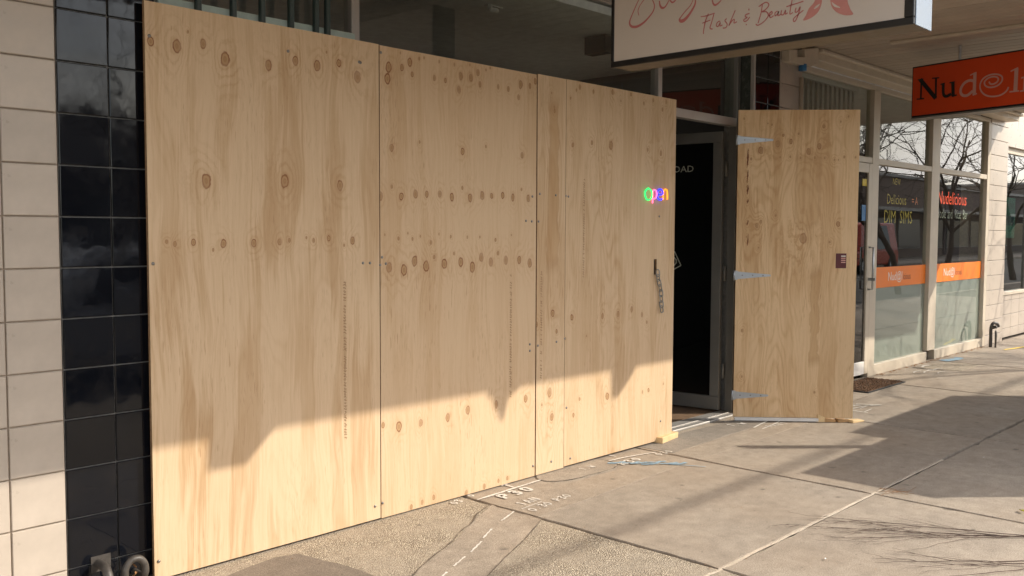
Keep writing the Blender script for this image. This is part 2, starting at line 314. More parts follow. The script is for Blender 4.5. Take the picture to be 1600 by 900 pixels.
# ------------------------------------------------------------------ the setting: ground, road, kerb, pavement
MB().box(-150, 150, -150, 150, -.9, -.42).build('ground', simple('earth', (.16, .14, .11), 1), kind='structure', label='bare ground far beyond the street')
MB().box(-80, 120, -14, -4.16, -.35, -.16).build('road', M['asphalt'], kind='structure', label='grey asphalt road beside the pavement')
MB().box(-80, 120, -4.16, -4.0, -.35, G-.002).build('kerb', M['slab'], bevel=.015, kind='structure', label='concrete kerb along the road')
MB().box(-80, 120, -24, -14.15, -.35, -.03).build('far_pavement', M['slab'], kind='structure', label='concrete pavement across the road')
pav = MB().box(-14, 40, -3.99, 6.5, -.3, G-.022).build('pavement', M['dirt'], kind='structure', label='concrete slab pavement in front of the shops')
def slab(x0, x1, y0, y1, mat, name='concrete_slab', g=.010):
    # slab with slightly chipped, wandering edges
    P = []
    def edge(ax, ay, bx, by):
        n = max(2, int(math.hypot(bx-ax, by-ay)/.07)); nx, ny = -(by-ay), bx-ax; l = math.hypot(nx, ny); nx /= l; ny /= l
        for i in range(n):
            t = i/n; q = g+max(0, R.gauss(0, .004))+(R.uniform(0, .012) if R.random() < .06 else 0) if i else g
            P.append((ax+(bx-ax)*t+nx*q, ay+(by-ay)*t+ny*q))
    edge(x0, y0, x1, y0); edge(x1, y0, x1, y1); edge(x1, y1, x0, y1); edge(x0, y1, x0, y0)
    mb = MB(); n = len(P); cx, cy = (x0+x1)/2, (y0+y1)/2
    vs_ = [(a, b, G-.02) for a, b in P]+[(a, b, G-.005) for a, b in P]+[(a+(cx-a)/max(.3, abs(cx-a)+abs(cy-b))*.004, b+(cy-b)/max(.3, abs(cx-a)+abs(cy-b))*.004, G) for a, b in P]
    mb.add(vs_, [tuple(range(2*n, 3*n))]+[(k*n+i, k*n+(i+1) % n, (k+1)*n+(i+1) % n, (k+1)*n+i) for k in (0, 1) for i in range(n)])
    return mb.build(name, mat, pav)
XS = [-9, -5.2, -2.1, 1.8, 3.46, 5.45, 7.52, 9.6, 11.9, 14.2, 16.5, 19, 22]
for i in range(len(XS)-1):
    slab(XS[i], XS[i+1], -1.63, .24 if XS[i] > 7 else .30, M['aggr'] if i == 2 else M['slab'] if i % 2 == 1 else M['slab2'])
    slab(XS[i], XS[i+1], -3.98, -1.63, M['aggr'] if i == 2 else M['slab2'])
def flat(poly, name, mat, h=.003, label=None, kind=None):
    return MB().prism(poly, lambda a, b, d: (a, b, d), G-.004, G+h).build(name, mat, pav, label=label, kind=kind)
def gp(ox, oy, s, L): return [tuple(hit((ox+a/s, oy+b/s), 2, G)[:2]) for a, b in L]
S6 = 1600/460
def wob(P, a=.006, n=8):
    out = []
    for i in range(len(P)):
        p, q = P[i], P[(i+1) % len(P)]
        for k in range(n): t = k/n; out.append((p[0]+(q[0]-p[0])*t+R.uniform(-a, a), p[1]+(q[1]-p[1])*t+R.uniform(-a, a)))
    return out
trench = [(1.79, -.23), (1.79, -.585), (1.08, -.93), (.1, -1.40), (.1, -1.05), (1.2, -.53)]
flat(wob(trench, .007), 'concrete_patch', M['patch'], .002)
flat(wob([(1.81, -.235), (1.81, -.54), (3.44, -.47), (3.44, -.27)], .004), 'concrete_patch', M['patch'], .002)
flat(wob([(3.48, -.47), (3.48, -.26), (5.4, -.26), (5.4, -.44)], .004), 'concrete_patch', M['patch'], .002)
ov = catmull([(2.43, .03), (2.36, -.07), (2.40, -.165), (2.55, -.21), (2.75, -.225), (2.92, -.215), (3.01, -.13), (3.0, .03)])
flat(ov, 'concrete_patch', M['slab'], .004, label='round-ended dark concrete patch at the foot of the hoarding')
flat(wob([(.12, -.175), (.50, -.10), (.62, -.13), (.68, -.45), (.72, -1.0), (.12, -1.0)], .006), 'concrete_patch', M['patchd'], .004, label='dark concrete patch')
flat(wob([(3.5, .02), (4.1, .05), (4.9, .02), (5.25, -.16), (4.6, -.22), (3.5, -.25)], .005), 'concrete_patch', M['patchd2'], .002)
flat(wob([(8.84, -.20), (8.80, .10), (9.55, .0), (9.56, -.36), (8.9, -.37)], .006), 'concrete_patch', M['aggr'], .003)
fg = lambda a, b, h: (a, b, G+.0052+h)
ck = MB()
ribbon(ck, [(1.79, -.22), (1.62, -.29), (1.5, -.375), (1.37, -.43), (1.2, -.53), (.95, -.64), (.7, -.775), (.2, -1.0)], .005, fg, jit=.9)
ribbon(ck, [(1.79, -.592), (1.62, -.68), (1.45, -.765), (1.25, -.85), (1.08, -.93), (.5, -1.2)], .004, fg, jit=.9)
ribbon(ck, [(a+R.gauss(0, .003), b+R.gauss(0, .003)) for a, b in ov], .0045, fg, jit=.9, smooth=False); ribbon(ck, [(8.8, .12), (8.80, -.1), (8.84, -.21)], .03, fg, jit=.5)
for (a, b), (c, d) in [((5.6, -.3), (7.4, -.28)), ((9.3, .2), (10.2, -.55))]:
    ribbon(ck, [(a+(c-a)*t/9, b+(d-b)*t/9+R.uniform(-.02, .02)) for t in range(10)], .003, fg, jit=.9)
ck.build('crack', M['crack'], pav, kind='stuff')
sm = MB(); ribbon(sm, [(-2+i*.12, -1.628+R.uniform(-.002, .002)) for i in range(56)], .016, lambda a, b, h: (a, b, G-.003+h), smooth=False, jit=.35)
sm.build('joint_sealant', M['seal'], pav)
# spray-painted service markings
pm = MB()
ribbon(pm, [(1.80, -.105), (2.05, -.095), (2.36, -.078)], .016, fg, jit=.3); ribbon(pm, [(3.02, -.085), (3.2, -.11), (3.43, -.165)], .014, fg, jit=.3)
scrawl(pm, 'P30', 1.93, -.205, .078, .019, fg, .06, 1.25); scrawl(pm, 'T', 2.10, -.075, .075, .012, fg, 0)
scrawl(pm, '1AN', 1.90, -.365, .06, .009, fg, .1, .95); scrawl(pm, '0.30 P30', 1.86, -.475, .05, .008, fg, .12, .95); ribbon(pm, [(1.84, -.40), (2.02, -.385)], .006, fg)
scrawl(pm, '03', 1.66, -.085, .045, .008, fg, .25, .95); scrawl(pm, '0', 1.82, -.04, .04, .008, fg)
scrawl(pm, 'T', 3.12, -.045, .07, .011, fg); scrawl(pm, 'R30', 3.0, -.225, .065, .012, fg, .05, 1.2); scrawl(pm, '030', 3.38, -.235, .05, .008, fg, -.05, 1.1)
scrawl(pm, '1.W', 2.72, -.12, .05, .008, fg)
for (a, b), (c, d) in [((1.78, -.40), (1.62, -.465)), ((1.49, -.52), (1.36, -.59)), ((1.32, -.62), (1.18, -.69)), ((1.12, -.715), (1.0, -.765)), ((.93, -.80), (.8, -.86))]:
    ribbon(pm, [(a, b), ((a+c)/2, (b+d)/2), (c, d)], .0085, fg, jit=.6)
ribbon(pm, [(4.62, -.24), (4.85, -.20), (5.02, -.185)], .014, fg, jit=.5); ribbon(pm, [(4.62, -.31), (4.9, -.28), (5.07, -.235)], .012, fg, jit=.5)
scrawl(pm, '1.W', 4.55, -.10, .07, .010, fg, -.2); scrawl(pm, '1AN1 030', 4.72, -.33, .06, .007, fg, -.12, 1.1)
for k in range(9): ribbon(pm, [(5.7+R.uniform(0, .6), -.55+R.uniform(-.1, .2)), (5.8+R.uniform(0, .5), -.5+R.uniform(-.1, .2))], .012, fg, jit=.5)
for k in range(8):
    x = 8.3+R.uniform(0, .6); y = -.12+R.uniform(-.2, .2); ribbon(pm, [(x, y), (x+.12, y+.02), (x+.2, y-.01)], .014, fg, jit=.5)
pm.build('painted_marking', M['chalk'], pav, label='white spray-painted service markings')
bl = MB()
for k in range(7):
    t = k/6; x = 3.02+.26*t+R.uniform(-.02, .02); y = -.17-.27*t+R.uniform(-.03, .03)
    ribbon(bl, [(x-.05, y+.03), (x, y-.01), (x+.06, y-.03)], .022, lambda a, b, h: (a, b, G+.0068+h), jit=.6)
ribbon(bl, [(3.20, -.40), (3.27, -.52), (3.32, -.62)], .008, fg, jit=.5)
ribbon(bl, [(9.6, .06), (9.75, .03), (9.9, .0), (10.05, .02)], .10, fg, jit=.5)
bl.build('painted_marking', M['bluep'], pav, label='blue spray-paint mark')
yl = MB(); ribbon(yl, [(11.25, -.14), (11.6, -.2), (12.1, -.28)], .05, fg, jit=.4); yl.build('painted_marking', M['yellowp'], pav, label='yellow spray-paint line')
# ------------------------------------------------------------------ building: tiled walls and pillars
def tile_mesh(wd, hg, mat, d=.012, ch=.0025):
    a, b = wd/2, hg/2; q = []
    for (s, y) in ((0, d), (0, ch), (ch, 0)): q += [(-a+s, y-d/2, -b+s), (a-s, y-d/2, -b+s), (a-s, y-d/2, b-s), (-a+s, y-d/2, b-s)]
    f = [(8, 9, 10, 11)]+[(k*4+i, k*4+(i+1) % 4, (k+1)*4+(i+1) % 4, (k+1)*4+i) for k in (0, 1) for i in range(4)]
    return MB().add(q, f).mesh('tile', mat, (0, 0, 0))[0]
def tiled(parent, x0, cols, cw, y, mat, name, z1=3.0, rows0=.12, rh=.2, tilt=0.):
    ms = {}
    rows = [(G, rows0)]; z = rows0
    while z < z1-.02: rows.append((z, min(z+rh, z1))); z += rh
    for (za, zb) in rows:
        for c in range(cols):
            hgt = round(zb-za-.006, 4); k = (cw, hgt)
            if k not in ms: ms[k] = tile_mesh(cw-.006, hgt, mat)
            inst(name, ms[k], parent, (x0+cw*(c+.5), y+.006, (za+zb)/2), (R.gauss(0, tilt), 0, R.gauss(0, tilt)))
wl = thing('tiled_wall', 'beige square-tiled shop wall at the far left, left of the black tiles', 'wall', (-1.6, .3, G))
MB().box(-4.2, -.334, .054, .32, G, 3.06).build('wall_core', M['grout'], wl)
tiled(wl, -.334-.205*5, 5, .205, .045, M['tile'], 'beige_tile', tilt=.001)
bp = thing('tiled_pillar', 'glossy black tiled pillar between beige wall tiles and the plywood hoarding', 'pillar', (-.13, .3, G))
MB().box(-.331, .07, .057, .30, G, 3.06).build('pillar_core', M['groutg'], bp)
tiled(bp, -.331, 2, .2, .045, M['black'], 'black_tile', tilt=.006)
mp2 = thing('tiled_pillar', 'tiled pillar half black and half beige behind the open plywood door', 'pillar', (5.45, .3, G))
MB().box(5.075, 5.475, .062, .33, G, 3.06).build('pillar_core', M['groutg'], mp2); MB().box(5.478, 5.88, .062, .33, G, 3.06).build('pillar_core', M['grout'], mp2)
tiled(mp2, 5.075, 2, .2, .05, M['black'], 'black_tile', tilt=.003); tiled(mp2, 5.478, 1, .40, .05, M['tile'], 'beige_tile')
MB().box(5.060, 5.074, .085, .20, G, 3.05).build('side_panel', M['reveal'], mp2)
for ya, yb in ((.050, .084), (.201, .23)): MB().box(5.052, 5.074, ya, yb, G, 3.05).build('edge_trim', M['alu'], mp2, bevel=.002)
rp = thing('tiled_pillar', 'beige tiled pillar at the right end, right of the noodle shop windows', 'pillar', (12, .3, G))
MB().box(11.56, 12.32, .204, .55, G, 3.4).build('pillar_core', M['grout'], rp); tiled(rp, 11.56, 1, .76, .192, M['tile'], 'beige_tile', z1=3.4)
# building mass behind
sb = thing('shop_building', 'low rendered shop building behind the shopfronts', 'building', (5, 6, G))
MB().box(5.2, 16, 6.2, 6.5, G, 4.6).build('wall', M['brick'], sb); MB().box(-4.2, .2, 6.2, 6.5, G, 4.6).build('wall', M['brick'], sb)
MB().box(.2, 5.2, 6.2, 6.5, G, 1.0).build('wall', M['brick'], sb); MB().box(.2, 5.2, 6.2, 6.5, 2.96, 4.6).build('wall', M['brick'], sb); MB().box(-4.2, 16, .56, 6.19, 3.45, 3.6).build('roof', M['roof'], sb)  # rear wall left open, an invented gap letting daylight onto the salon ceiling
MB().box(-4.2, 16, .26, .55, 3.42, 4.6).build('parapet', M['brick'], sb); MB().box(-4.2, -3.9, .33, 6.19, G, 3.44).build('side_wall', M['brick'], sb)
MB().box(-3.88, 12.3, .331, .55, 3.085, 3.41).build('lintel', M['brick'], sb)
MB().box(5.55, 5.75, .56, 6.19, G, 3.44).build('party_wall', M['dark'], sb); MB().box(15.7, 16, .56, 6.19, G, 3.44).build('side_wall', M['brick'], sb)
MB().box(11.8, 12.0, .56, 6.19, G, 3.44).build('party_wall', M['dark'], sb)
MB().box(-.2, 5.54, .31, 6.1, G-.02, G+.012).build('floor', M['floor_in'], kind='structure', label='dark timber floor inside the salon')
MB().box(5.76, 11.79, .32, 6.1, G-.02, G+.012).build('floor', M['int_brown'], kind='structure', label='brown floor inside the noodle shop')
MB().box(-.2, 5.54, .33, 6.19, 2.98, 3.04).build('ceiling', M['int_ceiling'], kind='structure', label='pale ceiling inside the salon window')
MB().box(5.76, 11.79, .33, 6.1, 3.0, 3.06).build('ceiling', M['int_ceiling'], kind='structure', label='pale ceiling inside the noodle shop')
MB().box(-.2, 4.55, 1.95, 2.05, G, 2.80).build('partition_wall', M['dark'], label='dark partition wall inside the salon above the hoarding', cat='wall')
MB().box(5.76, 11.79, 4.0, 4.1, G, 2.99).build('partition_wall', M['int_brown'], label='brown back wall inside the noodle shop', cat='wall')
MB().box(3.95, 4.05, .7, .9, 2.84, 2.97).build('ceiling_box', M['dark'], label='small dark box under the salon ceiling beside the lightbox sign', cat='box')
# ------------------------------------------------------------------ awning
aw = thing('street_awning', 'timber-lined street awning over the footpath, brown painted boards', 'awning', (4, -1.2, 3.05))
bw = .135; bms = MB().prism([(-bw/2+.003, -.005), (-bw/2+.010, -.012), (bw/2-.010, -.012), (bw/2-.003, -.005), (bw/2-.003, .012), (-bw/2+.003, .012)], lambda a, b, d: (a, d, b), -1.44, 1.44).mesh('ceiling_board', M['board'], (0, 0, 0))[0]
x = 2.0
while x < 12.1:
    inst('ceiling_board', bms, aw, (x, -1.19, 3.09+R.uniform(-.0015, .0015))); x += bw
MB().box(-4.2, 1.93, -2.63, .25, 3.085, 3.10).build('ceiling_lining', M['board'], aw)
MB().box(-4.2, 12.15, -2.70, .24, 3.115, 3.22).build('roof_sheet', M['roof'], aw)
MB().box(-4.2, 12.15, -2.72, -2.64, 3.01, 3.40).build('fascia', M['brick'], aw)
c0 = hit((1392, 66), 2, 3.075); MB().box(c0.x-.03, c0.x+.03, -2.6, c0.y, 3.056, 3.077).build('cover_strip', M['beam'], aw, bevel=.004)
for zz, yy in ((3.0, .02),): MB().box(6.12, 12.15, yy, .19, 2.985, 3.074).build('wall_beam', M['beam'], aw, bevel=.005)
MB().box(6.10, 12.15, -.035, .018, 3.045, 3.074).build('cornice', M['beam'], aw, bevel=.004)
# unseen shapes added on the awning's front edge to shadow the plywood
br = thing('awning_shadow_plate', 'unseen triangular plate added under the awning front edge to cast a shadow', 'shadow plate', (4.8, -2.68, 3.0))  # unseen part, its outline invented from the pointed shadow on the plywood
def from_wall(x, z, y): k = -y; return (x+k, y, z+.903*k)
q = [from_wall(a, b, -2.68) for a, b in ((2.02, .62), (2.04, .49), (2.11, .375), (2.14, .46), (2.205, .62))]
MB().prism([(a[0], a[2]) for a in q], lambda a, b, d: (a, d, b), -2.69, -2.67).build('shadow_blade', M['steel'], br); MB().box(4.68, 4.92, -2.70, -2.66, 2.96, 3.005).build('mount_plate', M['steel'], br)
br2 = thing('awning_shadow_box', 'unseen small box added under the awning front edge to cast a shadow', 'lamp', (5.9, -2.68, 3.0))  # unseen and unlit, its outline invented from the squarish shadow on the plywood
q = [from_wall(a, b, -2.68) for a, b in ((3.17, .62), (3.19, .41), (3.25, .405), (3.36, .49), (3.375, .62))]
MB().prism([(a[0], a[2]) for a in q], lambda a, b, d: (a, d, b), -2.72, -2.64).build('shadow_box_body', M['steel'], br2); MB().box(5.86, 6.0, -2.72, -2.64, 2.985, 3.008).build('mount_plate', M['steel'], br2)
# ------------------------------------------------------------------ salon shopfront
sf = thing('salon_shopfront', 'grey aluminium salon shopfront with dark glass behind the plywood hoarding', 'shopfront', (2.5, .2, G))
def bar(p, x0, x1, z0, z1, mat='alu', y0=.17, y1=.24, nm='frame_bar'): return MB().box(x0, x1, y0, y1, z0, z1).build(nm, M[mat], p, bevel=.003)
bar(sf, .072, 5.05, 3.0, 3.06, nm='head_rail'); bar(sf, .072, .12, G, 2.999, nm='mullion')
mxx = hit((556, 30), 1, .17).x; bar(sf, mxx-.025, mxx+.025, G, 2.999, nm='mullion')
mx2 = hit((1032, 130), 1, .17).x; bar(sf, mx2-.025, mx2+.025, G, 2.999, nm='mullion')
bar(sf, 5.0, 5.05, G, 2.999, 'alug', nm='jamb'); bar(sf, mx2+.026, 4.999, 2.325, 2.39, nm='transom'); bar(sf, .121, mx2-.026, .02, .1, nm='sill')
for a, b, c, d in ((.121, mxx-.026, .101, 2.999), (mxx+.026, mx2-.026, .101, 2.999), (mx2+.026, 4.999, 2.391, 2.999)):
    MB().box(a, b, .203, .209, c, d).build('glass_pane', M['glass'], sf)
MB().box(mx2+.03, 5.0, .10, .28, G+.001, G+.018).build('threshold', M['alu'], sf, bevel=.004)
MB().box(mx2+.03, 5.0, .165, .175, G+.019, G+.024).build('threshold_rib', M['alu'], sf)
# open glazed door, hinged at the right jamb, swung inwards
dr = thing('glazed_door', 'open grey aluminium door with dark glass, swung into the salon doorway', 'door', (4.955, .26, G), rz=math.radians(97))
MB().box(0, .80, -.022, .022, .03, .14).build('bottom_rail', M['alug'], dr, bevel=.003); MB().box(0, .80, -.022, .022, 2.215, 2.30).build('top_rail', M['alug'], dr, bevel=.003)
for a, b in ((0, .08), (.72, .80)): MB().box(a, b, -.0225, .0225, .141, 2.214).build('stile', M['alug'], dr, bevel=.003)
MB().box(.081, .719, -.004, .004, .141, 2.214).build('glass_pane', M['glassd'], dr)
for z in (.35, 1.15, 2.0): MB().tube([(-.012, -.03, z-.06), (-.012, -.03, z+.06)], .012, 8).build('hinge', M['alug'], dr, smooth=True)
U, V = (1, 0, 0), (0, 0, 1)
text('door_lettering', 'ROAD', .075, M['greyvinyl'], dr, (.50, .007, 1.985), (-1, 0, 0), V, 'LEFT', 1.15)
mb = MB(); o = Vector((.66, .0075, 1.05)); d1, d2 = Vector((-.85, 0, .45)).normalized(), Vector((.45, 0, .85)).normalized()
fnp = lambda a, b, h: o+d1*a+d2*b+Vector((0, h, 0))
for P in ([(0, 0), (.34, 0)], [(.34, 0), (.34, .13)], [(.34, .13), (0, .13)], [(0, .13), (0, 0)]): ribbon(mb, P, .008, fnp, False)
mb.build('sign_border', M['greyvinyl'], dr); text('door_lettering', 'ROAD', .11, M['greyvinyl'], dr, fnp(.02, .025, .0005), d1, d2)
q = hit((771, 13), 2, 2.965); cl = thing('ceiling_light', 'small white curved lamp under the salon ceiling above the hoarding', 'lamp', (q.x, q.y, 2.97))
MB().tube(catmull([(q.x-.05, q.y-.02, 2.972), (q.x-.03, q.y, 2.955), (q.x+.02, q.y, 2.955), (q.x+.05, q.y+.02, 2.96)], 4), .016, 8).build('lamp_tube', M['white'], cl, smooth=True); MB().box(q.x-.07, q.x+.07, q.y-.02, q.y+.02, 2.972, 2.979).build('mount_plate', M['white'], cl)
# things inside the salon doorway
dv = thing('side_railing', 'thin grey metal rail standing in the dark salon doorway', 'railing', (4.5, 1.3, G))
MB().tube([(4.3, 1.3, G+.012), (4.3, 1.3, 1.02), (4.7, 1.3, 1.02), (4.7, 1.3, G+.012)], .014, 6).build('rail', M['white'], dv)
# barred screen inside the left pane
sg = thing('window_bars', 'dark green bars on a pale mint rail in front of the left salon window pane', 'bars', (.7, .13, 2.4))
rz0 = hit((410, 28), 1, .13).z
MB().box(.125, mxx-.03, .135, .165, rz0-.06, rz0+.012).build('rail', M['mint'], sg, bevel=.004)
for px in (310, 365, 410, 455, 494, 512): xx = hit((px, 12), 1, .115).x; MB().box(xx-.012, xx+.012, .105, .133, 1.9, 2.97).build('bar', M['bar'], sg, bevel=.003)
# ------------------------------------------------------------------ noodle shopfront
nf = thing('noodle_shopfront', 'cream framed noodle shop windows with orange band and frosted lower glass', 'shopfront', (9, .24, G))
Y0, Y1 = .20, .27
def nb(x0, x1, z0, z1, nm='frame_bar', y0=Y0, y1=Y1): return MB().box(x0, x1, y0, y1, z0, z1).build(nm, M['cream'], nf, bevel=.003)
nb(5.89, 11.55, 2.93, 2.98, 'head_rail'); nb(5.89, 6.03, G, 2.929, 'mullion'); xm1, xm1b = hit((1361, 300), 1, Y0).x, hit((1371, 300), 1, Y0).x
nb(xm1, xm1b, G, 2.929, 'mullion', Y0-.012); xm2, xm2b = hit((1451, 400), 1, Y0).x, hit((1463, 400), 1, Y0).x; nb(xm2, xm2b, .11, 2.929, 'mullion', Y0-.012)
nb(11.44, 11.55, G, 2.929, 'mullion', Y0-.012)
zt = hit((1440, 262), 1, Y0).z
for a, b in ((6.031, xm1-.001), (xm1b+.001, xm2-.001), (xm2b+.001, 11.439)): nb(a, b, zt-.03, zt+.03, 'transom', Y0-.008)
for a, b in ((xm1b+.001, xm2-.001), (xm2b+.001, 11.439)): nb(a, b, G, .10, 'sill', Y0-.01); MB().box(a, b, .232, .238, .101, zt-.031).build('glass_pane', M['glass'], nf)
for a, b in ((6.031, xm1-.001), (xm1b+.001, xm2-.001), (xm2b+.001, 11.439)): MB().box(a, b, .232, .238, zt+.031, 2.929).build('glass_pane', M['glass'], nf)
nb(6.10, 6.9, G, .1, 'sill'); MB().box(6.10, 6.9, .232, .238, .101, zt-.031).build('glass_pane', M['glass'], nf)
for a, b in ((xm1b+.002, xm2-.002), (xm2b+.002, 11.438)):
    MB().box(a, b, .240, .242, .102, .895).build('frosted_film', M['frost'], nf); MB().box(a, b, .2295, .2312, .897, 1.115).build('orange_band', M['orange'], nf)
for x, s in ((8.33, 1.), (10.03, 1.)):
    text('band_lettering', 'Nud@l', .135, M['whitevinyl'], nf, (x, .2285, .965), U, V, 'LEFT', 1.0); text('band_lettering', 'icious', .105, M['darkvinyl'], nf, (x+.42, .2285, .965), U, V, 'LEFT', .95)
for zz, sx, tx, sz, mt in ((2.00, 8.42, 'NEW', .10, 'yellowv'), (1.79, 8.27, 'Delicious', .155, 'yellowv'), (1.585, 8.20, 'DIM', .20, 'yellowv'), (1.585, 8.64, 'SIMS', .20, 'yellowv')):
    text('window_lettering', tx, sz, M[mt], nf, (sx, .2405, zz), U, V, 'LEFT', .95)
text('window_lettering', '= A', .12, M['orange'], nf, (8.98, .2405, 1.80), U, V)
text('window_lettering', 'Nudelicious', .22, M['redneon'], nf, (9.78, .2405, 1.83), U, V, 'LEFT', .98, shear=.15)
for wx, wd_ in ((9.70, 'Noodle'), (10.14, 'and'), (10.40, 'Rice'), (10.69, 'Bar')): text('window_lettering', wd_, .17, M['greyvinyl'], nf, (wx, .2405, 1.66), U, V, 'LEFT', .74)
nd = thing('noodle_shop_door', 'cream framed glass door of the noodle shop beside the doormat', 'door', (7.3, .2, G))
xa, xb = 6.91, xm1-.004
for a, b in ((xa, xa+.09), (xb-.09, xb)): MB().box(a, b, .185, .225, .03, zt-.035).build('stile', M['cream'], nd, bevel=.003)
MB().box(xa+.091, xb-.091, .186, .224, .03, .16).build('bottom_rail', M['white'], nd, bevel=.003); MB().box(xa+.091, xb-.091, .186, .224, zt-.13, zt-.036).build('top_rail', M['cream'], nd, bevel=.003)
MB().box(xa+.091, xb-.091, .203, .209, .161, zt-.131).build('glass_pane', M['glassd'], nd)
hq = MB().tube([(xb-.045, .184, 1.33), (xb-.045, .14, 1.33), (xb-.045, .14, .90), (xb-.045, .184, .90)], .011, 8).build('handle', M['steel'], nd, smooth=True)
MB().box(xb-.06, xb-.03, .11, .183, .99, 1.02).build('lock', M['steel'], nd)
MB().box(xb-.21, xb-.12, .198, .2015, 1.60, 1.76).build('sticker', M['blue'], nd, label='blue sticker'); MB().box(xb-.21, xb-.11, .198, .2015, 1.95, 2.02).build('sticker', M['yellowv'], nd, label='yellow sticker')
vb = thing('vertical_blind', 'olive vertical blind behind the window above the open plywood door', 'blind', (6.9, .4, 2.96))
MB().box(6.05, xm1, .36, .42, 2.925, 2.98).build('headrail', M['white'], vb)
sm_ = MB().box(-.06, .06, -.002, .002, -.375, .375, Matrix.Rotation(.28, 4, 'Z')).mesh('slat', M['olive'], (0, 0, 0))[0]
x = 6.12
while x < xm1-.05: inst('slat', sm_, vb, (x, .39, 2.545)); x += .105
# next shop, far right
ns = thing('corner_shop', 'shop with pale tiled stall riser under a green-tinted window at the right edge', 'shopfront', (14, .3, G))
MB().box(12.325, 15.9, .322, .50, G, .60).build('riser_core', M['grout'], ns); tiled(ns, 12.325, 9, .4, .31, M['tile'], 'beige_tile', z1=.60)
MB().box(12.325, 15.9, .29, .45, .602, .65).build('sill', M['cream'], ns, bevel=.004); MB().box(12.325, 15.9, .32, .40, 2.62, 2.70).build('head_rail', M['cream'], ns)
MB().box(12.325, 15.9, .27, .50, 2.702, 3.40).build('lintel', M['tile'], ns); MB().box(12.321, 12.37, .32, .40, .651, 2.619).build('mullion', M['alug'], ns)
MB().box(13.85, 13.90, .32, .40, .651, 2.619).build('mullion', M['alug'], ns)
gg = glass('green_glass', (.34, .50, .45), .08); MB().box(12.371, 13.849, .352, .358, .651, 2.619).build('glass_pane', gg, ns); MB().box(13.901, 15.9, .352, .358, .651, 2.619).build('glass_pane', gg, ns)
MB().box(12.1, 15.6, 3.2, 3.3, G, 3.0).build('partition_wall', simple('teal_wall', (.12, .17, .15), .8), label='dull teal back wall inside the corner shop', cat='wall')
po = thing('window_poster', 'pale blue poster taped inside the corner shop window', 'poster', (13.0, .37, 1.5))
MB().box(12.50, 13.35, .362, .366, 1.42, 2.0).build('sheet', simple('poster_paper', (.42, .55, .56), .7), po); MB().box(12.54, 13.30, .3605, .3618, 1.60, 1.74).build('printed_band', simple('poster_blue', (.05, .17, .28), .6), po)
MB().box(12.54, 13.30, .3605, .3618, 1.84, 1.92).build('printed_band', simple('poster_grey', (.30, .38, .38), .6), po)
# gutter box, downpipe
gb = thing('gutter_box', 'cream metal gutter end box above the open plywood door', 'gutter', (6.1, .1, 2.95))
q = [hit((a, b), 1, -.02) for a, b in ((1233, 78), (1246, 78), (1246, 89), (1258, 89), (1258, 77), (1279, 75), (1279, 101), (1266, 104), (1233, 96))]
MB().prism([(a.x, a.z) for a in q], lambda a, b, d: (a, d, b), -.022, .045).build('end_box', M['beam'], gb, bevel=.003)
dp = thing('downpipe', 'thin white downpipe with blue collar beside the beige pillar tiles', 'pipe', (5.95, .02, 1.5))
q1 = hit((1253, 120), 1, .02); MB().tube([(q1.x, .022, G), (q1.x, .022, 2.80)], .018, 8).build('pipe', M['cream'], dp, smooth=True)
q1 = hit((1256, 104), 1, -.01); MB().tube([(q1.x, .0, q1.z-.035), (q1.x, .0, q1.z+.02)], .034, 10).build('collar', M['blue'], dp, smooth=True)
# ------------------------------------------------------------------ plywood hoarding
hd = thing('plywood_hoarding', 'plywood hoarding boarding up the salon front, pale knotty sheets', 'hoarding', (1.9, .02, G))
def K(ox, oy, s, L, y=0.):
    out = []
    for a in L:
        P = hit((ox+a[0]/s, oy+a[1]/s), 1, y); out.append((P.x, P.z, a[2]))
    return out
k1 = K(200, 0, 3.636, [(128, 235, .018), (277, 262, .024), (427, 250, .018), (553, 335, .028), (800, 370, .021), (952, 345, .02), (1075, 372, .023), (1198, 358, .016), (1303, 438, .026), (340, 180, .006), (1127, 297, .005)])
k1 += K(0, 0, 1, [(322, 283, .028), (445, 283, .027), (531, 290, .023)])
k1 += K(200, 300, 2.25, [(135, 175, .008), (165, 183, .010), (230, 177, .013), (336, 182, .017), (444, 178, .017), (532, 176, .013), (567, 170, .009), (628, 160, .006), (653, 170, .009), (706, 163, .012), (790, 170, .017), (760, 187, .007), (300, 203, .007)])
k2 = K(560, 50, 3.2, [(152, 175, .022), (147, 232, .024), (218, 178, .016), (258, 150, .02), (270, 212, .012), (380, 230, .014), (435, 243, .012), (513, 220, .019), (503, 288, .018), (563, 228, .018), (598, 203, .017), (608, 262, .014), (700, 275, .013), (750, 285, .014), (812, 262, .02), (803, 325, .015), (885, 245, .016), (858, 270, .014), (210, 105, .005), (305, 133, .008), (330, 128, .006), (405, 148, .007), (480, 163, .008), (558, 163, .006), (638, 190, .007), (660, 180, .006),
 (168, 577, .017), (307, 550, .007), (522, 598, .017), (638, 573, .008), (820, 615, .016), (168, 772, .009), (520, 780, .01), (815, 788, .008), (108, 822, .022), (215, 822, .017), (286, 810, .02), (342, 812, .016), (407, 810, .016), (468, 825, .019), (560, 828, .021), (620, 818, .021), (667, 818, .015), (722, 818, .016), (772, 828, .018), (850, 832, .019)])
k2 += K(560, 330, 3.2, [(155, 280, .023), (228, 295, .026), (282, 250, .024), (340, 275, .026), (430, 263, .024), (512, 255, .022), (571, 278, .026), (615, 232, .022), (662, 255, .023), (737, 245, .022), (805, 243, .021), (856, 260, .024), (95, 135, .010), (200, 138, .009), (248, 110, .006), (272, 138, .008), (310, 125, .006), (365, 155, .010), (403, 115, .006), (462, 128, .007), (545, 130, .008), (607, 130, .007), (685, 145, .009), (478, 212, .008), (380, 228, .010), (698, 210, .010), (765, 120, .006), (133, 117, .005)])
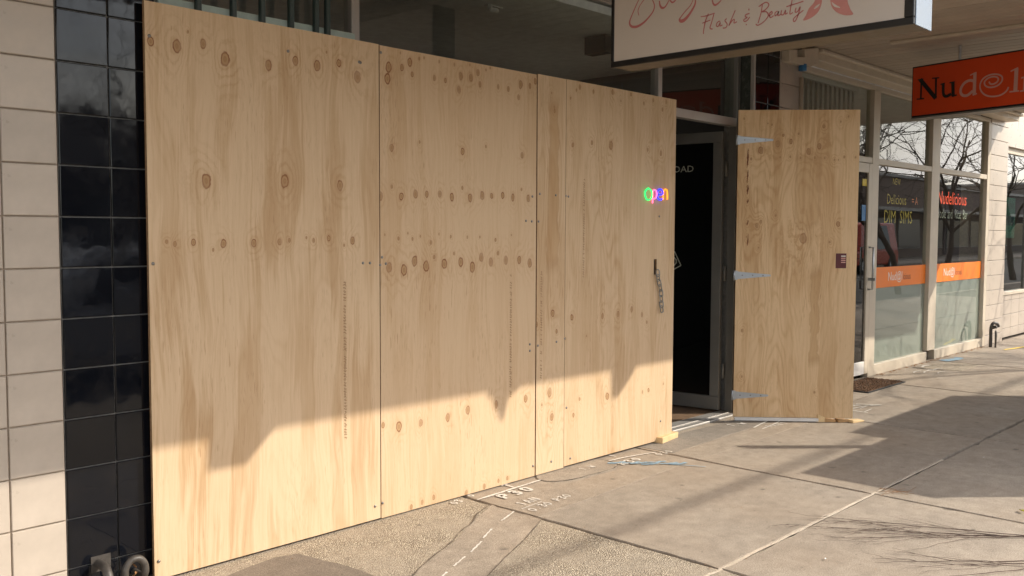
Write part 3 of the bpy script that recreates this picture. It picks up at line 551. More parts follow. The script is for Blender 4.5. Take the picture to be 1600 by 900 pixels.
k2 += K(560, 580, 3.2, [(203, 278, .024), (123, 272, .013), (312, 258, .017), (447, 232, .020), (547, 195, .022), (690, 165, .02), (837, 138, .02), (378, 630, .013), (320, 655, .012), (630, 575, .014), (700, 550, .012), (745, 535, .012), (540, 608, .014), (265, 680, .012)])
k3 = K(560, 50, 3.2, [(1072, 565, .013), (1168, 553, .012), (1263, 568, .024), (1447, 588, .012), (1513, 605, .014), (1108, 275, .014), (1090, 290, .008), (1175, 298, .011), (1270, 300, .014), (1312, 345, .008), (1427, 357, .009), (1475, 340, .010), (1540, 348, .011), (1520, 388, .012), (1363, 312, .010), (1062, 330, .008)])
k3 += K(560, 330, 3.2, [(1068, 530, .017), (1220, 525, .015), (1298, 515, .018), (1367, 490, .017), (1418, 517, .016), (1442, 555, .010), (1035, 638, .006), (1140, 625, .006)])
k3 += K(560, 580, 3.2, [(1245, 125, .022), (1450, 95, .012), (1420, 105, .011), (1525, 62, .008), (1105, 140, .010), (1075, 220, .012), (1510, 250, .006)])
ks = K(560, 50, 3.2, [(980, 395, .011), (965, 305, .006), (978, 375, .007)])+K(560, 330, 3.2, [(890, 565, .014), (970, 510, .02), (990, 600, .012)])+K(560, 580, 3.2, [(955, 105, .025), (965, 230, .02), (915, 170, .008)])
def sheet(name, x0, x1, z0, z1, y0, knots, seed, hole=None, **kw):
    cx, cz = (x0+x1)/2, (z0+z1)/2; mb = MB()
    if hole:
        a, b, c, d = hole; mb.box(x0, a, y0, y0+.017, z0, z1); mb.box(b, x1, y0, y0+.017, z0, z1); mb.box(a, b, y0, y0+.017, z0, c); mb.box(a, b, y0, y0+.017, d, z1)
        bm_center = (cx, y0+.0085, cz)
    else: mb.box(x0, x1, y0, y0+.017, z0, z1)
    kn = [(a-cx, b-cz, r) for a, b, r in knots]
    st = [(a-cx, b-cz, c, d, e) for a, b, c, d, e in kw.pop('stains', ())]
    pm_ = plywood('plywood_'+str(seed), kn, seed, stains=st, **kw)
    o = mb.build(name, pm_, hd, center=(cx, y0+.0085, cz)); o.data.materials.append(M['edge'])
    for p in o.data.polygons:
        if abs(p.normal.y) < .5: p.material_index = 1
    return o
s1 = sheet('plywood_sheet', .0, 1.206, .0, 2.40, 0, k1, 3.1, patch=.82, ring=.4)
s2 = sheet('plywood_sheet', 1.2125, 2.392, -.004, 2.397, .001, k2, 17.7, patch=.5, ring=.35, base=(.635, .468, .30), dark=(.505, .33, .18))
s4 = sheet('plywood_strip', 2.3985, 2.659, -.002, 2.402, -.002, ks, 29.3, ring=.8, patch=.5, stains=[(2.545, 1.75, .05, .50, .5), (2.56, 1.1, .05, .18, .2)])
s3 = sheet('plywood_sheet', 2.6645, 3.868, .004, 2.404, 0, k3, 41.9, hole=(3.617, 3.652, 1.178, 1.285), ring=.85, patch=.6, base=(.64, .475, .305))
bt = MB()
for x in (.03, 1.19, 2.37, 3.82): bt.box(x, x+.045, .0195, .055 if x > .1 else .042, .02, 2.38)
bt.build('batten', M['timber'], hd)
smh = MB().tube([(0, .001, 0), (0, -.002, 0), (0, -.0045, 0)], [.0075, .0075, .004], 8).mesh('screw', M['screw'], (0, 0, 0), smooth=True)[0]
for L, sh in ((((233, 56), (563, 98), (239, 412), (567, 411), (578, 411), (450, 80), (248, 877), (586, 791), (561, 97)), s1), (((595, 82), (597, 402), (594, 414), (603, 412), (822, 345), (831, 346), (828, 538), (828, 548), (598, 786), (832, 307), (833, 728)), s2),
              (((841, 346), (843, 303), (868, 305), (840, 540), (869, 534), (861, 721)), s4), (((884, 306), (888, 307), (882, 529), (891, 716), (1032, 658), (1030, 338), (885, 637)), s3)):
    for px in L: P = hit(px, 1, 0); inst('screw', smh, sh, (P.x, WL[sh.name].y-.0088, P.z))
# printed grade stamps running down the sheets
for x, z0, z1, sh in ((.988, .45, 1.22, s1), (2.175, .5, 1.22, s2), (2.44, .59, 1.23, s4), (2.843, 1.19, 1.80, s3)):
    mb = MB(); z = z1; yy = WL[sh.name].y-.0094; fs = lambda a, b, h: (a, yy, b)
    while z > z0:
        if R.random() < .85:
            for k in range(2): ribbon(mb, [(x-.010+R.uniform(0, .006), z), (x+R.uniform(-.006, .006), z-R.uniform(-.006, .008)), (x+.010-R.uniform(0, .006), z-R.uniform(0, .01))], .0032, fs, False)
        z -= .0145
    mb.build('grade_stamp', M['stamp'], sh, kind='stuff')
# open neon sign
ne = thing('open_sign', 'small glowing neon sign reading open in four colours on the hoarding', 'neon sign', (3.64, -.01, 1.72))
def P2(a, b): q = hit((980+a/3, 150+b/3), 1, -.014); return (q.x, -.014, q.z)
for cname, colr, st, L in (('green', (.02, .75, .14), 1.1, [[(99, 432), (86, 445), (84, 462), (90, 482), (100, 487), (112, 480), (116, 462), (113, 444), (99, 432)]]),
     ('pink', (1, .16, .36), .95, [[(119, 503), (119, 475), (120, 448), (126, 440), (135, 444), (138, 462), (133, 478), (122, 482)]]),
     ('blue', (.02, .03, 1), 1.7, [[(143, 462), (166, 460), (165, 446), (156, 437), (146, 442), (141, 460), (144, 478), (154, 487), (165, 482)]]),
     ('orange', (1, .30, .02), 1.0, [[(169, 487), (169, 460), (172, 444), (180, 438), (187, 445), (188, 465), (188, 486)]])):
    for P in L:
        pts = catmull([P2(*q) for q in P], 4); MB().tube(pts, .0052, 6).build('neon_tube', emis('neon_'+cname, colr, st), ne, smooth=True, label=cname+' neon letter')
# chain through the slot
ch = thing('chain', 'short galvanised chain hanging from the slot in the hoarding', 'chain', (3.64, -.02, 1.18))
def chain_link(c, rx, lean):
    pts = []
    for k in range(19):
        t = 2*math.pi*k/18; a, b = .0125*math.cos(t), (.012 if math.sin(t) > 0 else -.012)+.0125*math.sin(t)
        pts.append(Vector(c)+Vector((a*math.cos(rx)+b*lean, -a*math.sin(rx), b)))
    MB().tube(pts, .0042, 6, False).build('chain_link', M['chain'], ch, smooth=True)
for i, (a, b) in enumerate(((3.637, 1.190), (3.643, 1.156), (3.656, 1.122), (3.672, 1.086), (3.681, 1.048), (3.685, 1.008), (3.688, .970), (3.692, .936))): chain_link((a, -.020, b), .2 if i % 2 else 1.25, -.3 if i in (2, 3) else -.1)
# ------------------------------------------------------------------ open plywood door
DA = math.radians(-50)
pd = thing('plywood_door', 'open plywood door on steel strap hinges, swung out over the pavement', 'door', (4.76, .02, G), rz=DA)
dU = Vector((math.cos(DA), math.sin(DA), 0)); dN = Vector((math.sin(DA), -math.cos(DA), 0)); dO = Vector((4.76, .02, G))
if dN.dot(CP-dO) < 0: dN = -dN
def dl(px):                                   # pixel -> (along, height) on the door's face
    q = hitp(px, dO, dN)-dO; return q.dot(dU), q.z
DW = .925
def kd(ox, oy, s, L): return [dl((ox+a/s, oy+b/s))+(r,) for a, b, r in L]
kk = kd(1120, 150, 3, [(205, 255, .026), (285, 225, .022), (347, 213, .017), (428, 262, .022), (480, 235, .02), (186, 608, .017), (205, 590, .011), (403, 668, .034), (567, 600, .018), (127, 107, .008), (238, 130, .006), (258, 135, .007), (580, 120, .006), (615, 97, .007), (500, 143, .012), (383, 177, .007), (310, 185, .010), (297, 287, .006), (343, 285, .007), (392, 290, .006), (457, 290, .008), (505, 290, .007), (550, 300, .009), (568, 300, .006), (597, 285, .008), (648, 288, .007), (275, 560, .008), (527, 685, .008), (195, 710, .006),
   (147, 255, .006), (147, 275, .006), (147, 300, .007), (146, 320, .006), (143, 400, .008), (142, 425, .008), (142, 445, .007), (140, 495, .007), (138, 600, .007), (138, 660, .006), (160, 295, .008)])
kk += kd(980, 430, 3, [(538, 258, .011), (536, 475, .008), (875, 548, .010)])
dm = plywood('plywood_door_veneer', [(a-DW/2, b-1.21, r) for a, b, r in kk], 63.3, base=(.69, .495, .29), dark=(.50, .31, .15), ring=.9, patch=.7,
   stains=[(dl((1272, 495))[0]-DW/2, dl((1272, 495))[1]-1.21, .03, .36, .5), (dl((1262, 300))[0]-DW/2, dl((1262, 300))[1]-1.21, .09, .26, .35)])
side = 1 if (Matrix.Rotation(-DA, 3, 'Z') @ dN).y > 0 else -1      # which local y faces the camera
dp_ = MB().box(0, DW, -.0085, .0085, .035, 2.432).build('door_sheet', dm, pd, center=(DW/2, 0, 1.21)); dp_.data.materials.append(M['edge'])
for p in dp_.data.polygons:
    if abs(p.normal.y) < .5: p.material_index = 1
MB().box(.01, .66, -.02, .02, .008, .033).build('bottom_batten', M['white'], pd)
for zc in (dl((1150, 219))[1], dl((1150, 430))[1], dl((1150, 617))[1]):
    mb = MB(); y = side*.0105
    mb.prism([(-.004, zc-.036), (.014, zc-.036), (.015, zc-.029), (.265, zc-.007), (.272, zc), (.265, zc+.007), (.015, zc+.029), (.014, zc+.036), (-.004, zc+.036)], lambda a, b, d: (a, d, b), side*.0087, side*.0115)
    h_ = mb.build('strap_hinge', M['hinge'], pd)
    MB().tube([(-.012, side*.012, zc-.04), (-.012, side*.012, zc+.04)], .007, 8).build('hinge_pin', M['hinge'], h_, smooth=True)
    for a in (.05, .13, .21): MB().tube([(a, side*.0116, zc), (a, side*.014, zc)], .006, 8).build('bolt_head', M['screw'], h_)
a0, b0 = dl((1305, 419)); a1, b1 = dl((1322, 396))
stk = MB().box(a0, a1, min(side*.0087, side*.0105), max(side*.0087, side*.0105), b0, b1).build('sticker', M['sticker'], pd, label='small dark red sticker')
for k in range(4): MB().box(a0+.04, a1-.006, min(side*.0106, side*.0112), max(side*.0106, side*.0112), b1-.025-k*.016, b1-.017-k*.016).build('printed_line', M['pinkletter'] if k else M['whitevinyl'], stk)
mb = MB(); fd = lambda a, b, h: (a, side*(.0088+h), b)
for ya_, yb_, wd_ in ((232, 262, .010), (265, 283, .008), (289, 304, .010), (311, 318, .008), (343, 352, .006), (366, 384, .008)):
    (a0, b0), (a1, b1) = dl((1168.5, ya_)), dl((1167, yb_)); ribbon(mb, [(a0, b0, .3), ((a0+a1)/2+.002, (b0+b1)/2, 1.2), (a1, b1, .3)], wd_, fd, jit=.4)
mb.build('bark_streak', simple('bark_streak_brown', (.16, .055, .02), .8, var=.3, sc_=60), pd, kind='stuff')
# timber offcuts
def block(name, label, c, sx, sy, sz, rz, mat, group=None, slope=0.):
    mb = MB(); x, y = sx/2, sy/2
    q = [(-x, -y, 0), (x, -y, 0), (x, y, 0), (-x, y, 0), (-x, -y, sz), (x, -y, sz-slope), (x, y, sz-slope), (-x, y, sz)]
    Mx = Matrix.Translation(c) @ Matrix.Rotation(rz, 4, 'Z')
    mb.add([Mx @ Vector(a) for a in q], [(0, 3, 2, 1), (4, 5, 6, 7), (0, 1, 5, 4), (1, 2, 6, 5), (2, 3, 7, 6), (3, 0, 4, 7)])
    return mb.build(name, M[mat], None, bevel=.003, label=label, cat='wood block', group=group)
block('timber_block', 'yellow pine block propping the right foot of the hoarding', (3.80, .045, G+.001), .26, .15, .042, .15, 'timber')
def at_g(px): q = hit(px, 2, G+.001); return (q.x, q.y, q.z)
for px, sx, sy, sz, rz, mt, lb in (((1281, 659), .06, .05, .065, -.7, 'timber', 'small upright timber wedge, leftmost under the open plywood door'), ((1296, 659), .09, .05, .03, -.9, 'timberd', 'brown timber wedge second from left under the open plywood door'),
        ((1315, 659), .09, .06, .028, -.6, 'timberd', 'brown timber wedge third from left under the open plywood door'), ((1336, 659), .13, .07, .022, -.3, 'timber', 'flat pale timber offcut poking past the corner of the open plywood door')):
    block('timber_wedge', lb, at_g(px), sx, sy, sz, rz, mt, 'timber wedges under the plywood door', sz*.4)
# doormat
dmx = thing('doormat', 'brown coir doormat with rubber edge outside the noodle shop door', 'doormat', (7.3, 0, G))
MB().box(6.78, 7.68, -.23, .17, G+.001, G+.010).build('rubber_base', M['rubber'], dmx); mb = MB()
for i in range(46):
    for j in range(20):
        x, y = 6.81+i*.0187, -.20+j*.0177; s = .0095; h = R.uniform(.006, .014)
        mb.add([(x-s, y-s, G+.0102), (x+s, y-s, G+.0102), (x+s, y+s, G+.0102), (x-s, y+s, G+.0102), (x+R.uniform(-s, s), y+R.uniform(-s, s), G+.010+h)], [(0, 1, 4), (1, 2, 4), (2, 3, 4), (3, 0, 4)])
mb.build('coir_pile', M['coir'], dmx, kind='stuff')
# bent pipes at the pillar foot
def bent(name, label, pts, r, grp):
    return MB().tube(catmull(pts, 6), r, 12).build(name, M['pipe'], None, smooth=True, label=label, cat='pipe', group=grp)
GP = 'bent pipes at the foot of the black pillar'
b1 = thing('bent_pipe', 'left bent dark pipe stub sticking out at the foot of the black pillar', 'pipe', (-.20, 0, G), GP)
MB().tube(catmull([(-.215, .05, .118), (-.217, -.01, .120), (-.220, -.045, .112), (-.222, -.07, .075), (-.222, -.072, G)], 6), .0185, 12).build('pipe', M['pipe'], b1, smooth=True); MB().box(-.245, -.165, .041, .044, .085, .15).build('wall_plate', M['pipe'], b1)
b2 = thing('bent_pipe', 'hooped dark pipe with dry leaves inside, beside the hoarding foot', 'pipe', (-.1, 0, G), GP)
MB().tube(catmull([(-.150, -.055, G), (-.150, -.055, .06), (-.148, -.055, .10), (-.125, -.055, .130), (-.09, -.055, .130), (-.068, -.055, .10), (-.066, -.05, .06), (-.066, -.01, .045), (-.066, .045, .045)], 6), .0145, 12).build('pipe', M['pipe'], b2, smooth=True)
def leaf_mesh(s, bend, mat):
    q = [(-s, 0, 0), (-s*.4, -s*.4, bend), (s*.4, -s*.35, bend), (s, 0, 0), (s*.4, s*.35, bend*.6), (-s*.4, s*.4, bend*.6), (0, 0, -bend*.3)]
    return MB().add(q, [(0, 1, 6), (1, 2, 6), (2, 3, 6), (3, 4, 6), (4, 5, 6), (5, 0, 6)]).mesh('leaf', mat, (0, 0, 0))[0]
lm = leaf_mesh(.016, .006, M['leaf']); lmy = leaf_mesh(.03, .008, M['leafy']); lmw = leaf_mesh(.012, .004, M['white'])
for k in range(9): props(inst('dry_leaf', lm, None, (-.11+R.uniform(-.025, .03), -.04+R.uniform(-.02, .03), .012+k*.010), (R.uniform(-1, 1), R.uniform(-1, 1), R.uniform(0, 6))), 'tiny dry brown leaf heaped inside the hooped pipe', 'leaf', 'dry leaves in the hooped pipe')
props(inst('cigarette_butt', lmw, None, (-.112, -.06, .05), (.9, .3, 1)), 'white scrap of litter inside the hooped pipe', 'litter')
# tap at the right pillar
tp = thing('pipe_tap', 'dark bent standpipe tap at the foot of the right beige pillar', 'tap', (11.56, .1, G))
MB().tube(catmull([(11.50, .10, G), (11.50, .10, .12), (11.50, .10, .24), (11.52, .08, .30), (11.58, .05, .29), (11.60, .04, .25)], 5), .021, 10).build('pipe', M['pipe'], tp, smooth=True)
MB().tube(catmull([(11.47, .03, G), (11.43, .02, .10), (11.46, .03, .20), (11.52, .04, .16), (11.53, .05, G)], 5), .012, 8).build('hose_loop', M['pipe'], tp, smooth=True)
MB().tube([(11.50, .10, .24), (11.50, .03, .26)], .022, 8).build('valve', M['pipe'], tp)
# ------------------------------------------------------------------ hanging signs
sx0 = 2.42; rd = thing('lightbox_sign', 'pale lightbox sign in black frame with pink script hanging under the awning', 'sign', (2.5, -1.35, 2.38))
ya, yb = hit((955, 104), 0, sx0).y, hit((1428, 40), 0, sx0).y; zb_ = 2.378
MB().box(sx0+.004, sx0+.19, yb+.004, ya-.004, zb_+.004, 2.96).build('cabinet', M['cabm'], rd)
t_ = .020
MB().box(sx0-.006, sx0+.012, yb, ya, zb_, zb_+t_+.012).build('frame_edge', M['blacktrim'], rd, bevel=.003); MB().box(sx0-.006, sx0+.012, ya-t_, ya, zb_+t_+.013, 2.96).build('frame_edge', M['blacktrim'], rd, bevel=.003)
MB().box(sx0-.006, sx0+.012, yb, yb+t_+.022, zb_+t_+.013, 2.96).build('frame_edge', M['blacktrim'], rd, bevel=.003)
MB().box(sx0+.0125, sx0+.2, yb-.004, yb+.003, zb_-.002, 2.965).build('end_plate', M['plate'], rd, bevel=.002)
MB().box(sx0-.001, sx0+.003, yb+t_+.02, ya-t_, zb_+t_, 2.955).build('sign_panel', M['signwhite'], rd)
for y in (-.9, -1.8): MB().tube([(sx0+.1, y, 2.95), (sx0+.1, y, 3.08)], .012, 8).build('hanger', M['steel'], rd)
def sp(a, b): q = hit((950+a/4, b/4), 0, sx0-.0015); return (q.y, q.z)
fsn = lambda a, b, h: (sx0-.0022, a, b)
mb = MB()
def strokes(L, wd, m=mb):
    for P in L: ribbon(m, [sp(q[0], q[1])+((q[2],) if len(q) > 2 else (1.,)) for q in P], wd, fsn)
strokes([[(272, -14, .6), (290, 30, .8), (285, 65, .9), (262, 100, 1.), (225, 140, 1.3), (185, 165, 1.6), (155, 168, 1.6), (138, 155, 1.3), (137, 130, 1.), (150, 95, .8), (165, 60, .8), (180, 25, .7), (197, -8, .6)], [(194, 97, .5), (188, 70, .6), (200, 35, .6), (228, -5, .6)],
  [(322, 5, .8), (326, 35, 1.2), (340, 50, 1.4), (358, 42, 1.), (378, 10, .7), (385, -8, .6)], [(385, -5, .8), (398, 14, 1.), (412, 12, 1.), (428, -8, .8)],
  [(548, -8, .8), (543, 30, 1.2), (515, 80, 1.5), (485, 118, 2.), (462, 132, 2.2), (449, 126, 1.6), (452, 112, .8), (480, 75, .7), (515, 35, .6), (535, -8, .5)], [(652, -5, .7), (656, 18, 1.), (668, 32, 1.2), (685, 24, 1.), (702, 8, .7), (712, -6, .6)]], .0085)
strokes([[(628, 85, 1), (610, 130, 1.2), (598, 190, 1), (597, 212, 1)], [(580, 105, .8), (620, 98, 1), (668, 82, .8)], [(590, 145), (640, 126)], [(662, 88), (648, 140), (638, 175, 1.2), (655, 182)], [(702, 132), (686, 138), (677, 158), (688, 166), (702, 140), (700, 162), (716, 156)],
  [(742, 116), (731, 130), (745, 150), (738, 172), (718, 176)], [(796, 64), (772, 120), (756, 160), (776, 130), (790, 122), (788, 144), (806, 136)], [(885, 84), (862, 92), (858, 104), (870, 110), (850, 122), (852, 134), (870, 128), (886, 106)], [(880, 54), (882, 66)], [(866, 150), (864, 158)],
  [(965, 30), (957, 80), (938, 145)], [(942, 42), (985, 15), (1006, 30), (985, 60), (962, 74), (990, 74), (1002, 98), (975, 135), (938, 158), (924, 150)], [(1006, 100), (1026, 84), (1022, 72), (1008, 90), (1016, 110), (1036, 98)], [(1060, 70), (1045, 80), (1046, 100), (1062, 84), (1066, 70), (1062, 98), (1080, 90)],
  [(1086, 64), (1082, 88), (1096, 92), (1110, 64), (1108, 88), (1124, 80)], [(1152, -4), (1140, 60), (1138, 88), (1156, 78)], [(1115, 42), (1160, 28), (1222, 8)], [(1176, 48), (1170, 74), (1186, 72), (1202, 42), (1190, 90), (1172, 130), (1160, 132), (1166, 110), (1222, 64)]], .0055)
mb.build('sign_lettering', M['pinkink'], rd)
def wing(P):
    MB().prism([sp(*q) for q in catmull(P+[P[0]], 4)[:-1]], lambda a, b, d: (d, a, b), sx0-.0028, sx0-.0014).build('leaf_emblem', M['pinkleaf'], rd)
wing([(1298, -8), (1285, 20), (1255, 55), (1238, 95), (1220, 128), (1262, 116), (1305, 85), (1328, 45), (1337, -8)]); wing([(1388, -8), (1398, 40), (1428, 75), (1478, 95), (1532, 90), (1516, 60), (1500, 20), (1486, -8)])
st_ = MB(); ribbon(st_, [sp(1288, 56)+(.3,), sp(1306, 42)+(1.,), sp(1325, 25)+(.3,)], .010, lambda a, b, h: (sx0-.0034, a, b)); ribbon(st_, [sp(1400, 15)+(.3,), sp(1420, 36)+(1.,), sp(1452, 48)+(.3,)], .010, lambda a, b, h: (sx0-.0034, a, b)); st_.build('emblem_highlight', M['signwhite'], rd)
# noodle shop hanging sign
A_, B_ = hit((1423, 184), 2, 2.5), hit((1600, 164), 2, 2.5); nu = (B_-A_).normalized(); nn = Vector((-nu.y, nu.x, 0)); nn = nn if nn.x < 0 else -nn
nsn = thing('hanging_sign', 'red-orange noodle shop sign with black and pink letters hanging under the awning', 'sign', (A_.x, A_.y, 2.5))
Mx = Matrix((nu, -nn, Vector((0, 0, 1)))).transposed().to_4x4(); Mx.translation = A_      # local: along, depth behind the face, up
MB().box(0, 1.9, .004, .17, 0, .445, Mx).build('cabinet', M['blacktrim'], nsn, bevel=.004); MB().box(.014, 1.886, -.002, .003, .014, .431, Mx).build('sign_panel', M['red'], nsn)
MB().box(0, 1.9, .002, .172, -.012, -.001, Mx).build('bottom_edge', M['alug'], nsn)
for a in (.4, 1.5): MB().tube([Mx @ Vector((a, .08, .44)), Mx @ Vector((a, .08, .59))], .012, 8).build('hanger', M['steel'], nsn)
def np_(a, b): q = hitp((1400+a/7.5, 70+b/7.5), A_+nn*.0035, nn)-A_; return (q.dot(nu), q.z)
fnn = lambda a, b, h: Mx @ Vector((a, -.0035-h, b))
SC = .445/((184-106)*7.5)
def lets(name, L, mat):
    m_ = MB()
    for i, (P, wd, smth) in enumerate(L): ribbon(m_, [np_(*q) for q in P], wd*SC, lambda a, b, h, i=i: Mx @ Vector((a, -.0035-.0004*i, b)), smth)
    m_.build(name, mat, nsn)
lets('sign_lettering', [([(298, 418), (290, 628)], 22, 0), ([(283, 405), (466, 628)], 48, 0), ([(470, 395), (466, 630)], 24, 0), ([(255, 412), (322, 402)], 14, 0), ([(424, 393), (508, 386)], 14, 0), ([(243, 638), (332, 630)], 15, 0),
  ([(556, 455), (556, 560), (572, 600), (605, 600), (648, 575)], 34, 1), ([(668, 440), (672, 602)], 40, 0), ([(524, 465), (575, 450)], 14, 0), ([(630, 446), (690, 434)], 14, 0), ([(660, 605), (716, 588)], 16, 0)], M['blacktrim'])
lets('sign_lettering', [([(915, 425), (860, 418), (800, 450), (762, 510), (760, 565), (790, 595), (840, 590), (900, 540)], 30, 1), ([(926, 325), (916, 590)], 38, 0), ([(868, 358), (944, 322)], 14, 0), ([(900, 590), (948, 570)], 16, 0),
  ([(1092, 432), (1105, 456), (1140, 460), (1182, 438), (1200, 405), (1180, 378), (1130, 375), (1075, 395), (1038, 438), (1052, 482), (1110, 500), (1190, 478), (1242, 425), (1240, 370), (1180, 345), (1095, 355), (1020, 400), (985, 475), (1003, 548), (1060, 594), (1140, 606), (1230, 588), (1295, 542), (1320, 495)], 17, 1),
  ([(1414, 275), (1400, 545)], 42, 0), ([(1345, 312), (1434, 268)], 14, 0), ([(1332, 552), (1444, 540)], 15, 0), ([(1522, 380), (1512, 535)], 40, 0), ([(1470, 390), (1535, 372)], 14, 0), ([(1456, 545), (1560, 530)], 15, 0)], M['pinkletter'])
# ------------------------------------------------------------------ litter on the pavement
def twig_bundle(label, tip, root, n, spread):
    b = thing('fallen_branch', label, 'branch', (root[0], root[1], G), 'fallen twig branches on the pavement')
    t_, r_ = Vector(tip+(G+.006,)), Vector(root+(G+.02,)); ax = (r_-t_); sd = Vector((-ax.y, ax.x, 0)).normalized(); mb = MB()
    L0 = ax.length; base_a = math.atan2(-ax.y, -ax.x)
    def shoot(p, a, l, r, lev):
        n_ = max(4, int(l/.05)); P = [p]; q = p; bend = R.gauss(0, .03)
        for k in range(n_):
            a += bend+R.gauss(0, .07)+(base_a-a)*.10; q = q+Vector((math.cos(a), math.sin(a), 0))*l/n_; q.z = G+.006+.006*R.random(); P.append(q.copy())
            if lev < 3 and k and R.random() < (.24, .32, .15)[lev]: shoot(q.copy(), a+R.choice((-1, 1))*R.uniform(.25, .65), l*(1-k/n_)*R.uniform(.4, .8)+.04, r*.55, lev+1)
        mb.tube(P, [r*(1-.8*k/n_) for k in range(n_+1)], 4 if lev < 2 else 3)
    for k in range(n): shoot(r_+sd*R.uniform(-.02, .02), base_a+R.gauss(0, .10), L0*R.uniform(.75, 1.05), .0034 if k == 0 else .0027, 0)
    mb.build('twigs', M['twig'], b)
twig_bundle('bare fallen twig branch on the pavement near the lower right corner, farther of two', (2.42, -1.58), (3.28, -2.56), 4, .13)
twig_bundle('bare fallen twig branch at the bottom right edge of the photo, nearer of two', (2.27, -2.13), (2.95, -2.72), 3, .10)
q = hit((1597, 801), 2, G); props(inst('fallen_leaf', lmy, None, (q.x, q.y, G+.010), (.2, .1, .8)), 'yellow-green fallen leaf at the right edge of the pavement', 'leaf')
q = hit((1290, 875), 2, G); props(inst('fallen_leaf', lmw, None, (q.x, q.y, G+.006), (.3, .1, .3)), 'pale curled leaf scrap on the pavement below the near twigs', 'leaf')
q = hit((1537, 716), 2, G); props(inst('paper_scrap', lmw, None, (q.x, q.y, G+.006), (.1, .1, .3)), 'pale paper scrap lying in the large shadow', 'litter')
tu = thing('dry_grass_tuft', 'wisp of dry grass caught in the joint where slabs meet', 'grass', (3.55, -1.72, G)); mb = MB()
for k in range(16):
    x, y = 3.56+R.gauss(0, .03), -1.70+R.gauss(0, .03); mb.tube([(x, y, G+.004), (x+R.gauss(0, .03), y+R.gauss(0, .03), G+.014), (x+R.gauss(0, .06), y+R.gauss(0, .05), G+.004)], .0009, 3)
mb.build('stalks', M['leaf'], tu)
lt = MB()
for k in range(420):
    if R.random() < .45: x, y = R.uniform(.2, 12), R.uniform(-2.6, .1)
    else: x, y = R.choice(XS[2:9])+R.gauss(0, .03), R.uniform(-2.6, .2)
    s = R.uniform(.002, .006); lt.add([(x-s, y, G+.005), (x, y-s*.6, G+.008), (x+s*1.3, y+s*.3, G+.005), (x, y+s*.7, G+.006)], [(0, 1, 2, 3)])
lt.build('leaf_litter', M['leaf'], None, kind='stuff', label='crumbs of leaf litter scattered over the pavement')
dirt = MB()
for k in range(160):
    x = R.uniform(7.95, 11.5); y = .185-abs(R.gauss(0, .03)); s = R.uniform(.004, .014); dirt.add([(x-s, y, G+.003), (x, y-s, G+.003), (x+s, y, G+.003), (x, y+s*.5, G+s*.9)], [(0, 1, 3), (1, 2, 3), (2, 0, 3)])
dirt.build('leaf_litter', M['leaf'], None, kind='stuff', label='brown leaf crumbs along the noodle shop sill')
# ------------------------------------------------------------------ street side, outside the frame: casts the shadows and shows in the glass
def cabinet(name, label, x0, x1, y0, y1, h, nd_):  # unseen kerb boxes, invented and sized to cast the large pavement shadow
    t = thing(name, label, 'cabinet', ((x0+x1)/2, (y0+y1)/2, G), 'added shadow boxes by the kerb')
    MB().box(x0-.02, x1+.02, y0-.02, y1+.02, G, .10).build('plinth', M['slab'], t); MB().box(x0, x1, y0, y1, .101, h-.03).build('housing', M['cab'], t, bevel=.02); MB().box(x0-.01, x1+.01, y0-.01, y1+.01, h-.029, h).build('lid', M['cab'], t, bevel=.008)
    wdt = (x1-x0)/nd_
    for i in range(nd_):
        d = MB().box(x0+i*wdt+.02, x0+(i+1)*wdt-.02, y1+.001, y1+.014, .16, h-.1).build('door', M['cab'], t, bevel=.004); MB().box(x0+(i+1)*wdt-.08, x0+(i+1)*wdt-.055, y1+.015, y1+.03, h*.5, h*.5+.14).build('handle', M['steel'], d)
cabinet('kerb_shadow_box', 'tall green box added at the kerb outside the right of the frame to cast a shadow', 7.05, 9.28, -4.0+.35, -2.90, 1.86, 3)
cabinet('kerb_shadow_box', 'lower green box added at the kerb outside the right of the frame to cast a shadow', 5.42, 7.03, -3.72, -2.92, 1.62, 2)
sgp = thing('shadow_post', 'unseen steel post added by the kerb to cast the thin pavement shadow', 'shadow post', (6.50, -2.98, G))  # made-up post, placed only for the thin shadow across the slabs
MB().tube([(6.50, -2.98, G), (6.50, -2.98, 2.25)], .03, 8).build('post', M['steel'], sgp, smooth=True); MB().box(6.44, 6.56, -3.02, -3.01, 1.7, 2.22).build('shadow_post_plate', M['white'], sgp)
pw = thing('power_line', 'thick bundled overhead power cable along the road', 'cable', (0, -7.5, 6))
MB().tube([(-40+i*4, -7.55-.012*i, 6.05+.0009*(i-14)**2) for i in range(30)], .026, 6).build('cable', M['rubber'], pw)
for x in (-38, 40, 76): 
    p_ = thing('power_pole', 'timber power pole %s' % {-38: 'far down the road to the left', 40: 'beyond the red van', 76: 'at the far right end of the road'}[x], 'pole', (x, -7.6, -.16), 'power poles'); MB().tube([(x, -7.6, -.3), (x, -7.6, 8.2)], [.16, .12], 10).build('pole', M['bark'], p_, smooth=True); MB().box(x-.06, x+.06, -8.6, -6.6, 7.6, 7.72).build('crossarm', M['timberd'], p_)
